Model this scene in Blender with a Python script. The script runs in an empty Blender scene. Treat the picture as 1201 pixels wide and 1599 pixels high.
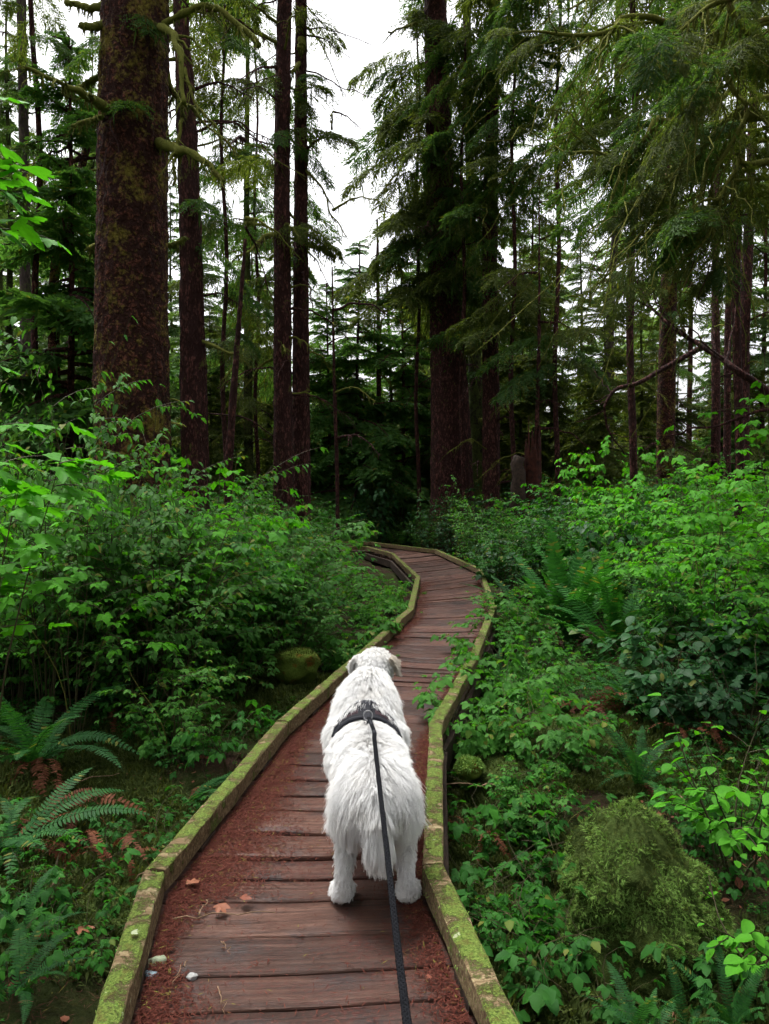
import bpy, bmesh, math, random
import numpy as np
from mathutils import Vector, Matrix, noise
from mathutils.bvhtree import BVHTree
from mathutils.kdtree import KDTree

scene = bpy.context.scene
C = scene.collection
R = math.radians
random.seed(7)
rng = np.random.default_rng(7)

# ------------------------------------------------------------------ camera, sky, sun, exposure
CAM_H, PITCH, FPX = 1.6, R(1.43), 1202.0
cam = bpy.data.cameras.new('camera')
cam.sensor_fit = 'VERTICAL'; cam.sensor_height = 36.0
cam.lens = 36.0 * FPX / 1599.0
cam.clip_start = 0.05; cam.clip_end = 2000
camo = bpy.data.objects.new('camera', cam); C.objects.link(camo)
camo.location = (0, 0, CAM_H); camo.rotation_euler = (R(90) - PITCH, 0, 0)
scene.camera = camo

SUN_EL, SUN_AZ = R(70), R(-35)          # azimuth measured from +Y towards +X
world = bpy.data.worlds.new('World'); scene.world = world; world.use_nodes = True
wn = world.node_tree; wn.nodes.clear()
sky = wn.nodes.new('ShaderNodeTexSky'); sky.sky_type = 'NISHITA'; sky.sun_disc = False
sky.sun_elevation = SUN_EL; sky.sun_rotation = SUN_AZ
sky.air_density = 1.0; sky.dust_density = 6.0; sky.ozone_density = 1.0
hs = wn.nodes.new('ShaderNodeHueSaturation'); hs.inputs['Saturation'].default_value = 0.10
bgn = wn.nodes.new('ShaderNodeBackground'); bgn.inputs['Strength'].default_value = 0.13
wo = wn.nodes.new('ShaderNodeOutputWorld')
wn.links.new(sky.outputs[0], hs.inputs['Color']); wn.links.new(hs.outputs[0], bgn.inputs['Color'])
wn.links.new(bgn.outputs[0], wo.inputs['Surface'])
sl = bpy.data.lights.new('sun', 'SUN'); sl.energy = 1.5; sl.angle = R(14); sl.color = (1.0, 0.97, 0.92)
slo = bpy.data.objects.new('sun', sl); C.objects.link(slo)
sd = Vector((math.sin(SUN_AZ) * math.cos(SUN_EL), math.cos(SUN_AZ) * math.cos(SUN_EL), math.sin(SUN_EL)))
slo.rotation_euler = sd.to_track_quat('Z', 'Y').to_euler(); slo.location = sd * 50

scene.view_settings.view_transform = 'Standard'; scene.view_settings.look = 'None'
scene.view_settings.exposure = 1.45; scene.view_settings.gamma = 1.0
scene.view_settings.use_curve_mapping = False
scene.render.engine = 'CYCLES'
cy = scene.cycles
cy.use_denoising = True; cy.denoiser = 'OPENIMAGEDENOISE'
cy.max_bounces = 5; cy.diffuse_bounces = 2; cy.glossy_bounces = 1; cy.transmission_bounces = 3
cy.transparent_max_bounces = 4; cy.caustics_reflective = False; cy.caustics_refractive = False
cy.use_adaptive_sampling = True; cy.adaptive_threshold = 0.04; cy.sample_clamp_indirect = 4.0

# ------------------------------------------------------------------ picture measurements -> world points
CP, SP = math.cos(PITCH), math.sin(PITCH)
def ray(px, py):
    x = (px - 600.5) / FPX; y = -(py - 799.5) / FPX
    return Vector((x, CP + y * SP, -SP + y * CP))
def at(px, py, Y):
    d = ray(px, py); return Vector((0, 0, CAM_H)) + d * (Y / d.y)
def gp(px, py, z=0.0):
    d = ray(px, py); return Vector((0, 0, CAM_H)) + d * ((z - CAM_H) / d.z)

# ------------------------------------------------------------------ helpers
def tag(o, label=None, cat=None, group=None, kind=None):
    if label: o['label'] = label
    if cat: o['category'] = cat
    if group: o['group'] = group
    if kind: o['kind'] = kind
    return o
def empty(name, loc=(0, 0, 0), rz=0.0, s=1.0):
    o = bpy.data.objects.new(name, None); C.objects.link(o)
    o.location = loc; o.rotation_euler = (0, 0, rz); o.scale = (s, s, s); o.empty_display_size = .1
    return o
def link(name, me, parent=None, loc=None, rot=None, s=None):
    o = bpy.data.objects.new(name, me); C.objects.link(o)
    if parent: o.parent = parent
    if loc is not None: o.location = loc
    if rot is not None: o.rotation_euler = rot
    if s is not None: o.scale = (s, s, s) if isinstance(s, (int, float)) else s
    return o
def np_mesh(name, V, Fs, mat, smooth=False, mi=None):
    """V (n,3); Fs list of (m,k) index arrays."""
    me = bpy.data.meshes.new(name)
    V = np.asarray(V, dtype=np.float32)
    Fs = [np.asarray(f, dtype=np.int32) for f in Fs if len(f)]
    me.vertices.add(len(V)); me.vertices.foreach_set('co', V.ravel())
    nl = sum(f.size for f in Fs); npoly = sum(len(f) for f in Fs)
    me.loops.add(nl); me.loops.foreach_set('vertex_index', np.concatenate([f.ravel() for f in Fs]))
    tot = np.concatenate([np.full(len(f), f.shape[1], np.int32) for f in Fs])
    start = np.concatenate([[0], np.cumsum(tot)[:-1]]).astype(np.int32)
    me.polygons.add(npoly); me.polygons.foreach_set('loop_start', start); me.polygons.foreach_set('loop_total', tot)
    if smooth: me.polygons.foreach_set('use_smooth', np.ones(npoly, bool))
    for m in (mat if isinstance(mat, (list, tuple)) else [mat]): me.materials.append(m)
    if mi is not None: me.polygons.foreach_set('material_index', np.asarray(mi, np.int32))
    me.update(calc_edges=True)
    return me
class Acc:
    """collects vertex and face arrays"""
    def __init__(s): s.V = []; s.Q = []; s.T = []; s.n = 0
    def add(s, V, Q=None, T=None):
        V = np.asarray(V, float).reshape(-1, 3)
        if Q is not None and len(Q): s.Q.append(np.asarray(Q, int) + s.n)
        if T is not None and len(T): s.T.append(np.asarray(T, int) + s.n)
        s.V.append(V); s.n += len(V)
    def stamp(s, TV, TQ, M, P):
        M = np.asarray(M, float); P = np.asarray(P, float); N = len(P)
        if N == 0: return
        V = np.einsum('nij,vj->nvi', M, TV) + P[:, None, :]
        Q = (np.asarray(TQ)[None] + (np.arange(N) * len(TV))[:, None, None]).reshape(-1, np.asarray(TQ).shape[1])
        if Q.shape[1] == 4: s.add(V.reshape(-1, 3), Q)
        else: s.add(V.reshape(-1, 3), None, Q)
    def arrays(s):
        V = np.concatenate(s.V) if s.V else np.zeros((0, 3))
        Q = np.concatenate(s.Q) if s.Q else np.zeros((0, 4), int)
        T = np.concatenate(s.T) if s.T else np.zeros((0, 3), int)
        return V, Q, T
    def mesh(s, name, mat, smooth=False):
        V, Q, T = s.arrays(); return np_mesh(name, V, [Q, T], mat, smooth)
    def tube(s, pts, rad, sides=6, cap=True):
        pts = np.asarray([tuple(p) for p in pts], float); n = len(pts)
        rad = np.broadcast_to(np.asarray(rad, float), (n,))
        d = np.gradient(pts, axis=0); d /= np.linalg.norm(d, axis=1)[:, None] + 1e-9
        ref = np.array([0, 0, 1.]) if abs(d[:, 2]).mean() < .8 else np.array([1., 0, 0])
        u = np.cross(d, ref); u /= np.linalg.norm(u, axis=1)[:, None] + 1e-9
        v = np.cross(u, d)
        a = np.linspace(0, 2 * math.pi, sides, endpoint=False)
        V = pts[:, None] + rad[:, None, None] * (np.cos(a)[None, :, None] * u[:, None] + np.sin(a)[None, :, None] * v[:, None])
        i = np.arange(n - 1)[:, None] * sides; j = np.arange(sides)[None]; k = (j + 1) % sides
        Q = np.stack([i + j, i + k, i + sides + k, i + sides + j], -1).reshape(-1, 4)
        T = []
        if cap:
            T = [(0, q + 1, q) for q in range(1, sides - 1)] + [((n - 1) * sides, (n - 1) * sides + q, (n - 1) * sides + q + 1) for q in range(1, sides - 1)]
        s.add(V.reshape(-1, 3), Q, T)
def spline(pts, n):
    """Catmull-Rom through pts"""
    P = [Vector(p) for p in pts]; P = [P[0] * 2 - P[1]] + P + [P[-1] * 2 - P[-2]]
    out = []; m = len(P) - 3
    for i in range(n):
        t = i / (n - 1) * m; k = min(int(t), m - 1); u = t - k
        a, b, c, d = P[k:k + 4]
        out.append(.5 * ((2 * b) + (c - a) * u + (2 * a - 5 * b + 4 * c - d) * u * u + (3 * b - a - 3 * c + d) * u ** 3))
    return out
def rots(yaw, pitch, roll, s):
    """N rotation*scale matrices: Rz(yaw) Rx(pitch) Ry(roll)"""
    yaw, pitch, roll, s = np.broadcast_arrays(*[np.asarray(q, float) for q in (yaw, pitch, roll, s)])
    o = np.zeros_like(yaw); i = o + 1
    cz, sz, cx, sx, cyy, sy = np.cos(yaw), np.sin(yaw), np.cos(pitch), np.sin(pitch), np.cos(roll), np.sin(roll)
    A = np.stack([cz, -sz, o, sz, cz, o, o, o, i], -1).reshape(-1, 3, 3)
    B = np.stack([i, o, o, o, cx, -sx, o, sx, cx], -1).reshape(-1, 3, 3)
    D = np.stack([cyy, o, sy, o, i, o, -sy, o, cyy], -1).reshape(-1, 3, 3)
    return A @ B @ D * s.reshape(-1, 1, 1)

# ------------------------------------------------------------------ materials
class N:
    def __init__(s, name):
        s.m = bpy.data.materials.new(name); s.m.use_nodes = True
        s.t = s.m.node_tree; s.t.nodes.clear()
        s.out = s.t.nodes.new('ShaderNodeOutputMaterial')
    def n(s, kind, **kw):
        nd = s.t.nodes.new('ShaderNode' + kind)
        for k, v in kw.items(): setattr(nd, k, v)
        return nd
    def l(s, a, b): s.t.links.new(a, b)
    def mix(s, fac, a, b, mode='MIX'):
        nd = s.n('MixRGB', blend_type=mode)
        for i, v in enumerate((fac, a, b)):
            if hasattr(v, 'is_linked') or hasattr(v, 'links'): s.l(v, nd.inputs[i])
            else: nd.inputs[i].default_value = v if i == 0 else (*v, 1)
        return nd.outputs[0]
    def ramp(s, fac, stops):
        nd = s.n('ValToRGB'); e = nd.color_ramp.elements
        while len(e) < len(stops): e.new(.5)
        for k, (p, c) in enumerate(stops):
            e[k].position = p; e[k].color = (*c, 1) if isinstance(c, tuple) else (c, c, c, 1)
        s.l(fac, nd.inputs[0]); return nd.outputs[0]
    def noise(s, vec, scale, detail=4, rough=.55, dist=0):
        nd = s.n('TexNoise'); nd.inputs['Scale'].default_value = scale; nd.inputs['Detail'].default_value = detail
        nd.inputs['Roughness'].default_value = rough; nd.inputs['Distortion'].default_value = dist
        if vec is not None: s.l(vec, nd.inputs['Vector'])
        return nd.outputs['Fac']
    def vor(s, vec, scale, feature='F1'):
        nd = s.n('TexVoronoi', feature=feature); nd.inputs['Scale'].default_value = scale
        if vec is not None: s.l(vec, nd.inputs['Vector'])
        return nd.outputs['Distance']
    def mapping(s, vec, sc):
        nd = s.n('Mapping'); nd.inputs['Scale'].default_value = sc; s.l(vec, nd.inputs['Vector']); return nd.outputs[0]
    def math(s, op, a, b=0.0, clamp=False):
        nd = s.n('Math', operation=op, use_clamp=clamp)
        for i, v in enumerate((a, b)):
            if hasattr(v, 'links'): s.l(v, nd.inputs[i])
            else: nd.inputs[i].default_value = v
        return nd.outputs[0]
    def bump(s, h, strength, dist):
        nd = s.n('Bump'); nd.inputs['Strength'].default_value = strength; nd.inputs['Distance'].default_value = dist
        s.l(h, nd.inputs['Height']); return nd.outputs[0]
    def finish(s, col, rough=.6, spec=.3, normal=None, trans=None, tfac=.35):
        b = s.n('BsdfPrincipled')
        if hasattr(col, 'links'): s.l(col, b.inputs['Base Color'])
        else: b.inputs['Base Color'].default_value = (*col, 1)
        if hasattr(rough, 'links'): s.l(rough, b.inputs['Roughness'])
        else: b.inputs['Roughness'].default_value = rough
        b.inputs['Specular IOR Level'].default_value = spec
        if normal is not None: s.l(normal, b.inputs['Normal'])
        res = b.outputs[0]
        if trans is not None:
            t = s.n('BsdfTranslucent')
            if hasattr(trans, 'links'): s.l(trans, t.inputs['Color'])
            else: t.inputs['Color'].default_value = (*trans, 1)
            mx = s.n('MixShader'); mx.inputs[0].default_value = tfac
            s.l(res, mx.inputs[1]); s.l(t.outputs[0], mx.inputs[2]); res = mx.outputs[0]
        s.l(res, s.out.inputs[0]); return s.m

def leaf_mat(name, a, b, c, tf=.42, rough=.6, spec=.12, tboost=(1.25, 1.35, .5), odd=(.16, .16, .03)):
    """three greens mixed by leaf (island) and by plant (object)"""
    m = N(name)
    g = m.n('NewGeometry'); oi = m.n('ObjectInfo'); tc = m.n('TexCoord')
    col = m.mix(g.outputs['Random Per Island'], a, b)
    col = m.mix(m.math('MULTIPLY', oi.outputs['Random'], .7), col, c)
    col = m.mix(m.ramp(g.outputs['Random Per Island'], [(.955, 0.0), (.975, .8)]), col, odd)
    nz = m.noise(tc.outputs['Object'], 9, 2)
    col = m.mix(.35, col, m.ramp(nz, [(.3, .55), (.7, 1.0)]), 'MULTIPLY')
    tcol = m.mix(1.0, col, tboost, 'MULTIPLY')
    return m.finish(col, rough, spec, None, tcol, tf)
M = {}
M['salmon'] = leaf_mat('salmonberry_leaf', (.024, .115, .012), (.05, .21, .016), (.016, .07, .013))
M['bright'] = leaf_mat('bright_leaf', (.05, .25, .012), (.11, .38, .018), (.045, .19, .014))  # vivid greens, raised so the light patches are painted into the leaves
M['huckle'] = leaf_mat('huckleberry_leaf', (.042, .155, .02), (.08, .23, .028), (.032, .10, .02))
M['lush'] = leaf_mat('lush_leaf', (.045, .18, .02), (.095, .28, .032), (.035, .125, .02))
M['salal'] = leaf_mat('salal_leaf', (.013, .07, .016), (.028, .11, .024), (.011, .05, .015), .3, .5, .15)
M['herb'] = leaf_mat('herb_leaf', (.024, .12, .014), (.05, .20, .02), (.014, .066, .012))
M['fern'] = leaf_mat('fern_green', (.016, .08, .016), (.034, .13, .024), (.012, .05, .015), .35)
M['fern_bright'] = leaf_mat('fern_bright', (.026, .13, .02), (.05, .2, .03), (.018, .085, .018), .4)  # lightened copy of the fern green, painting light onto the dark clump
M['deadfern'] = leaf_mat('fern_dead', (.10, .032, .015), (.15, .055, .024), (.06, .02, .012), .25, .7, .1, (1.2, 1, .8))
M['needle'] = leaf_mat('needles', (.046, .10, .024), (.085, .15, .034), (.036, .08, .026), .5, .7, .1)
M['needle_mid'] = leaf_mat('needles_mid', (.07, .17, .04), (.12, .235, .055), (.055, .135, .04), .5, .7, .1)
M['needle_pale'] = leaf_mat('needles_pale', (.12, .21, .065), (.19, .28, .09), (.10, .17, .07), .45, .7, .1)  # sunlit paleness of the far conifers is put into the needle colour
M['needle_olive'] = leaf_mat('needles_olive', (.07, .095, .024), (.115, .14, .034), (.05, .075, .022), .5, .7, .1)
M['moss_strand'] = leaf_mat('moss_strand', (.045, .065, .014), (.09, .115, .026), (.03, .048, .012), .3, .8, .1, (1.2, 1.2, .7))
M['moss_pale'] = leaf_mat('moss_pale', (.13, .26, .05), (.26, .40, .095), (.09, .18, .035), .25, .8, .1, (1.1, 1.1, .7))
M['litter'] = leaf_mat('needle_litter', (.060, .014, .010), (.115, .034, .022), (.036, .010, .008), .1, .8, .1, (1, 1, 1))
M['floorlit'] = leaf_mat('floor_litter', (.05, .022, .012), (.11, .055, .03), (.03, .014, .009), .1, .8, .1, (1, 1, 1))
M['deadleaf'] = leaf_mat('dead_leaf', (.20, .07, .035), (.28, .11, .06), (.16, .045, .03), .2, .6, .2, (1, 1, .9))
M['stem'] = leaf_mat('stem', (.045, .035, .016), (.07, .06, .022), (.03, .03, .012), .0, .7, .2)

def bark_mat(name, dark, light, moss, mosslo, mosshi, scale, zs=.55):
    m = N(name); tc = m.n('TexCoord'); v = tc.outputs['Object']
    mv = m.mapping(v, (1, 1, zs))
    warp = m.n('VectorMath', operation='ADD'); nt = m.n('TexNoise'); nt.inputs['Scale'].default_value = scale * .9; nt.inputs['Detail'].default_value = 4; m.l(mv, nt.inputs['Vector'])
    sc = m.n('VectorMath', operation='SCALE'); sc.inputs['Scale'].default_value = 1.7 / scale
    m.l(mv, warp.inputs[0]); m.l(nt.outputs['Color'], sc.inputs[0]); m.l(sc.outputs[0], warp.inputs[1])
    vo = m.n('TexVoronoi', feature='F1'); vo.inputs['Scale'].default_value = scale * 1.5; m.l(warp.outputs[0], vo.inputs['Vector'])
    vo2 = m.n('TexVoronoi', feature='F1'); vo2.inputs['Scale'].default_value = scale * .55; m.l(warp.outputs[0], vo2.inputs['Vector'])
    flake = m.math('SUBTRACT', 1.0, m.math('ADD', m.math('MULTIPLY', vo.outputs['Distance'], .8), m.math('MULTIPLY', vo2.outputs['Distance'], .5)))
    sep = m.n('SeparateXYZ'); m.l(vo.outputs['Color'], sep.inputs[0])
    fine = m.noise(v, scale * 5, 5, .7)
    big = m.noise(v, 1.4, 4, .6)
    f = m.math('ADD', m.math('MULTIPLY', flake, .55), m.math('ADD', m.math('MULTIPLY', sep.outputs[0], .12), m.math('MULTIPLY', fine, .50)))
    col = m.mix(m.ramp(f, [(.50, 0.0), (.88, 1.0)]), dark, light)
    col = m.mix(.7, col, m.ramp(big, [(.3, .55), (.7, 1.15)]), 'MULTIPLY')
    mossf = m.noise(v, 2.0, 5, .65); mossd = m.noise(v, 16, 4, .7)
    mf = m.math('ADD', mossf, m.math('MULTIPLY', mossd, .45))
    mask = m.ramp(m.math('ADD', mf, m.math('MULTIPLY', flake, .15)), [(mosslo + .12, 0.0), (mosshi + .12, 1.0)])
    mcol = m.mix(fine, tuple(q * .5 for q in moss), tuple(q * 2.2 for q in moss))
    col = m.mix(mask, col, mcol)
    h = m.math('ADD', m.math('MULTIPLY', flake, 1.0), m.math('MULTIPLY', fine, .6))
    return m.finish(col, .85, .12, m.bump(h, 1.0, .08))
M['bark_red'] = bark_mat('bark_red_mossy', (.040, .015, .011), (.30, .105, .068), (.16, .13, .022), .66, .88, 14, .9)
M['bark_dark'] = bark_mat('bark_dark', (.044, .018, .016), (.28, .105, .085), (.075, .07, .018), .80, 1.0, 16, .4)
M['bark_mossy'] = bark_mat('bark_mossy', (.022, .018, .012), (.07, .05, .035), (.05, .065, .014), .50, .72, 14, .5)
M['bark_pale'] = bark_mat('bark_pale', (.06, .045, .04), (.17, .12, .10), (.06, .075, .02), .72, .95, 9, .4)

def moss_mat(name, a, b, brown, lo=.62, hi=.72):
    m = N(name); tc = m.n('TexCoord'); v = tc.outputs['Object']
    f = m.noise(v, 60, 4, .7); g = m.noise(v, 5, 3); k = m.noise(v, 9, 4)
    col = m.mix(f, a, b)
    col = m.mix(m.ramp(k, [(lo, 0.0), (hi, 1.0)]), col, brown)
    col = m.mix(.5, col, m.ramp(g, [(.3, .5), (.7, 1.0)]), 'MULTIPLY')
    return m.finish(col, .95, .05, m.bump(f, .9, .012))
M['moss'] = moss_mat('moss_branch', (.06, .075, .014), (.19, .19, .04), (.09, .055, .02))
M['moss_rock'] = moss_mat('moss_rock', (.045, .08, .012), (.13, .18, .03), (.14, .06, .012), .55, .66)
M['moss_dark'] = moss_mat('moss_dark', (.018, .034, .008), (.06, .085, .02), (.035, .024, .01), .68, .76)

def ground_mat():
    m = N('forest_floor'); tc = m.n('TexCoord'); v = tc.outputs['Object']
    f = m.noise(v, 38, 5, .7); g = m.noise(v, 1.3, 4); k = m.vor(v, 26)
    soil = m.mix(f, (.008, .005, .004), (.05, .026, .016))
    soil = m.mix(m.ramp(k, [(.1, 1.0), (.3, 0.0)]), soil, (.07, .03, .016))
    moss = m.mix(f, (.010, .017, .004), (.042, .056, .012))
    col = m.mix(m.ramp(g, [(.42, 0.0), (.58, 1.0)]), soil, moss)
    return m.finish(col, .95, .1, m.bump(f, 1.0, .04))
M['ground'] = ground_mat()

def plank_mat():
    m = N('wet_red_cedar_plank'); tc = m.n('TexCoord'); oi = m.n('ObjectInfo')
    off = m.n('VectorMath', operation='ADD'); sc = m.n('VectorMath', operation='SCALE')
    comb = m.n('CombineXYZ')
    for i in range(3): m.l(m.math('MULTIPLY', oi.outputs['Random'], 37.0 + 11 * i), comb.inputs[i])
    m.l(tc.outputs['Object'], off.inputs[0]); m.l(comb.outputs[0], off.inputs[1])
    v = off.outputs[0]
    grain = m.noise(m.mapping(v, (2.2, 46, 30)), 1.0, 6, .65, .5)
    fine = m.noise(m.mapping(v, (5, 130, 90)), 1.0, 4, .7)
    blot = m.noise(v, 4.5, 4, .6); blot2 = m.noise(v, 2.0, 3)
    col = m.ramp(grain, [(.28, (.016, .0072, .005)), (.5, (.052, .0225, .0145)), (.74, (.112, .058, .040))])
    col = m.mix(m.ramp(fine, [(.52, 0.0), (.72, .6)]), col, (.04, .018, .015))
    col = m.mix(m.ramp(blot, [(.52, 0.0), (.66, .8)]), col, (.020, .013, .013))
    tone = m.ramp(oi.outputs['Random'], [(0.0, .45), (1.0, 1.45)])
    col = m.mix(1.0, col, tone, 'MULTIPLY')
    crack = m.noise(m.mapping(v, (.9, 75, 20)), 1.0, 3, .6, .3)
    col = m.mix(m.ramp(crack, [(.655, 0.0), (.69, .9)]), col, (.008, .004, .0035))
    # litter dust ground into the boards
    dust = m.ramp(m.math('MULTIPLY', m.noise(v, 70, 4, .75), m.math('ADD', blot2, .45)), [(.50, 0.0), (.60, .75)])
    col = m.mix(dust, col, (.06, .016, .011))
    h = m.math('ADD', m.math('MULTIPLY', grain, .8), m.math('MULTIPLY', fine, .5))
    rough = m.ramp(blot, [(.4, .70), (.62, .45)])
    return m.finish(col, rough, .22, m.bump(h, .8, .010))
M['plank'] = plank_mat()

def rail_mat():
    m = N('mossy_rail_timber'); tc = m.n('TexCoord'); oi = m.n('ObjectInfo'); geo = m.n('NewGeometry')
    v = tc.outputs['Object']
    off = m.n('VectorMath', operation='ADD'); comb = m.n('CombineXYZ')
    m.l(m.math('MULTIPLY', oi.outputs['Random'], 29.0), comb.inputs[0]); m.l(v, off.inputs[0]); m.l(comb.outputs[0], off.inputs[1]); v = off.outputs[0]
    grain = m.noise(m.mapping(v, (3, 60, 60)), 1.0, 5, .65, .4)
    wood = m.ramp(grain, [(.3, (.045, .026, .015)), (.52, (.14, .098, .052)), (.75, (.30, .245, .14))])
    f = m.noise(v, 110, 4, .75); g = m.noise(v, 9, 5, .65); k = m.noise(v, 30, 4, .6)
    moss = m.mix(m.ramp(f, [(.35, 0.0), (.65, 1.0)]), (.030, .055, .008), (.165, .225, .045))
    moss = m.mix(m.ramp(k, [(.5, 0.0), (.64, .7)]), moss, (.09, .075, .02))
    sep = m.n('SeparateXYZ'); m.l(geo.outputs['Normal'], sep.inputs[0])
    up = m.math('MULTIPLY', sep.outputs[2], .16)
    mask = m.ramp(m.math('ADD', m.math('ADD', g, m.math('MULTIPLY', f, .25)), up), [(.70, 0.0), (.79, 1.0)])
    col = m.mix(mask, wood, moss)
    lich = m.ramp(m.noise(v, 21, 3, .5), [(.70, 0.0), (.73, .9)])
    col = m.mix(lich, col, (.33, .36, .22))
    h = m.math('ADD', m.math('MULTIPLY', mask, m.math('ADD', f, .6)), m.math('MULTIPLY', grain, .35))
    return m.finish(col, .9, .12, m.bump(h, .9, .012))
M['rail'] = rail_mat()
def simple(name, a, b, scale, rough=.6, spec=.3, bs=.4, bd=.005):
    m = N(name); tc = m.n('TexCoord'); f = m.noise(tc.outputs['Object'], scale, 5, .65)
    return m.finish(m.mix(m.ramp(f, [(.3, 0.0), (.7, 1.0)]), a, b), rough, spec, m.bump(f, bs, bd))
M['old_wood'] = simple('wet_old_timber', (.012, .008, .006), (.05, .03, .02), 14, .8, .2)
M['rotten'] = simple('rotten_red_wood', (.010, .005, .004), (.065, .018, .011), 9, .85, .15, .8, .03)
M['stone'] = simple('pale_stone', (.18, .18, .175), (.36, .36, .35), 60, .7)
M['stone_green'] = simple('greenish_stone', (.12, .15, .09), (.27, .30, .20), 40, .7)
M['stone_blue'] = simple('blue_grey_stone', (.05, .08, .10), (.16, .22, .25), 40, .5)
M['lichen'] = simple('lichen', (.18, .21, .12), (.34, .37, .25), 80, .9, .1)
M['twig'] = simple('pale_twig', (.10, .06, .035), (.24, .16, .10), 60, .8, .15)
M['nylon'] = simple('black_nylon', (.004, .0045, .008), (.011, .012, .018), 240, .7, .2, .6, .002)
M['maroon'] = simple('maroon_mesh', (.018, .008, .012), (.045, .018, .024), 300, .7, .3, .6, .002)
M['reflective'] = simple('grey_piping', (.25, .26, .28), (.42, .43, .46), 120, .4, .5)
M['metal'] = simple('dark_metal', (.10, .10, .11), (.2, .2, .21), 50, .3, .6)
M['rope'] = simple('black_rope', (.0025, .0027, .0035), (.009, .0095, .012), 220, .85, .06, .6, .002)

# ------------------------------------------------------------------ boardwalk lines (world metres)
RZ = 0.13
Lpx = [(172, 1599), (241, 1357), (441, 1125), (577, 1008), (641, 950), (653, 900), (614, 864), (572, 853)]
Rpx = [(790, 1599), (676, 1350), (681, 1127), (742, 1018), (771, 945), (750, 888), (681, 858), (579, 846)]
Lw = [gp(x, y, RZ) for x, y in Lpx]; Rw = [gp(x, y, RZ) for x, y in Rpx]
for W, k in ((Lw, 0), (Rw, 0)):      # the walk goes on under the camera
    d = (W[0] - W[1]).normalized(); W[0] = W[1] + d * ((W[1].y + .5) / abs(d.y))
Lw[0] = Lw[0] + Vector((0, -.35, 0))
Lw.append(Lw[-1] + Vector((-3.2, .9, 0))); Rw.append(Rw[-1] + Vector((-3.6, .5, 0)))
for p in Lw + Rw: p.z = 0
CL = np.array([((a + b) / 2)[:2] for a, b in zip(Lw, Rw)])
def path_dist(x, y):
    x = np.asarray(x, float); y = np.asarray(y, float); best = np.full(np.broadcast(x, y).shape, 1e9)
    for a, b in zip(CL[:-1], CL[1:]):
        d = b - a; t = np.clip(((x - a[0]) * d[0] + (y - a[1]) * d[1]) / (d @ d), 0, 1)
        best = np.minimum(best, np.hypot(x - a[0] - t * d[0], y - a[1] - t * d[1]))
    return best
def gh(x, y):
    x = np.asarray(x, float); y = np.asarray(y, float)
    h = -.36 + .06 * np.sin(1.7 * x + .3) * np.cos(1.3 * y) + .045 * np.sin(3.1 * x + 2.2 * y) + .02 * np.sin(7 * x - 5 * y)
    h = h + .10 * np.clip(-x - 2, 0, 6) + .05 * np.clip(x - 2, 0, 8) + .16 * np.clip((y - 7) / 14, 0, 1)
    h = h + .5 * np.clip((y - 30) / 60, 0, 3)
    pd = path_dist(x, y)
    return h - .10 * np.exp(-(pd / .8) ** 2)
def ghf(x, y): return float(gh(x, y))

# ground sheet: fine near the camera, reaching the horizon
def axis(c, half, n, far):
    core = np.linspace(c - half, c + half, n)
    g = np.geomspace(.3, far, 36)
    return np.concatenate([(c - half - g)[::-1], core, c + half + g])
gx, gy = axis(0, 7, 110, 600), axis(8, 10, 150, 700)
X, Y = np.meshgrid(gx, gy); Z = gh(X, Y)
jit = rng.normal(0, .012, Z.shape); Z = Z + jit * (np.abs(X) < 8)
nx, ny = len(gx), len(gy)
i, j = np.meshgrid(np.arange(nx - 1), np.arange(ny - 1)); a = j * nx + i
Qg = np.stack([a, a + 1, a + nx + 1, a + nx], -1).reshape(-1, 4)
go = link('ground', np_mesh('ground', np.stack([X, Y, Z], -1).reshape(-1, 3), [Qg], M['ground'], True))
tag(go, 'dark mossy forest floor under the plants', None, None, 'structure')

# ------------------------------------------------------------------ boardwalk
bw = empty('boardwalk', (0, 0, 0))
tag(bw, 'narrow red brown plank boardwalk with mossy edge rails winding into the forest', None, None, 'structure')
def beam_mesh(name, p0, p1, n0, n1, w, z0, z1, mat, seg=10, rough=.0035, bev=.009, seed=0):
    """a worn beam from p0 to p1 with its own cut directions n0,n1 at the ends (half width vectors)"""
    prof = [(-1, 0), (-1, 1), (1, 1), (1, 0)]
    rs = np.random.default_rng(seed)
    L = (p1 - p0).length; prof2 = []
    hw = w / 2; b = bev
    prof2 = [(-hw, z0 + b), (-hw, z1 - b), (-hw + b, z1), (-hw * .35, z1 + .002), (hw * .35, z1 + .002), (hw - b, z1), (hw, z1 - b), (hw, z0 + b), (hw - b, z0), (-hw + b, z0)]
    k = len(prof2); V = []
    mid = (p0 + p1) / 2
    for q in range(seg + 1):
        t = q / seg; c = p0.lerp(p1, t) - mid; nn = n0.lerp(n1, t)
        nn = nn if 0 < q < seg else nn
        for (u, z) in prof2:
            e = rs.normal(0, rough, 3)
            V.append((c.x + nn.x * u + e[0], c.y + nn.y * u + e[1], z + e[2] * .8))
    Q = [(q * k + m, q * k + (m + 1) % k, (q + 1) * k + (m + 1) % k, (q + 1) * k + m) for q in range(seg) for m in range(k)]
    me = bpy.data.meshes.new(name)
    me.from_pydata(V, [], Q + [tuple(range(k))[::-1], tuple(seg * k + m for m in range(k))])
    me.materials.append(mat); me.update()
    return me, mid
def perp(d): return Vector((-d.y, d.x, 0)).normalized()
RAILS = []
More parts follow.
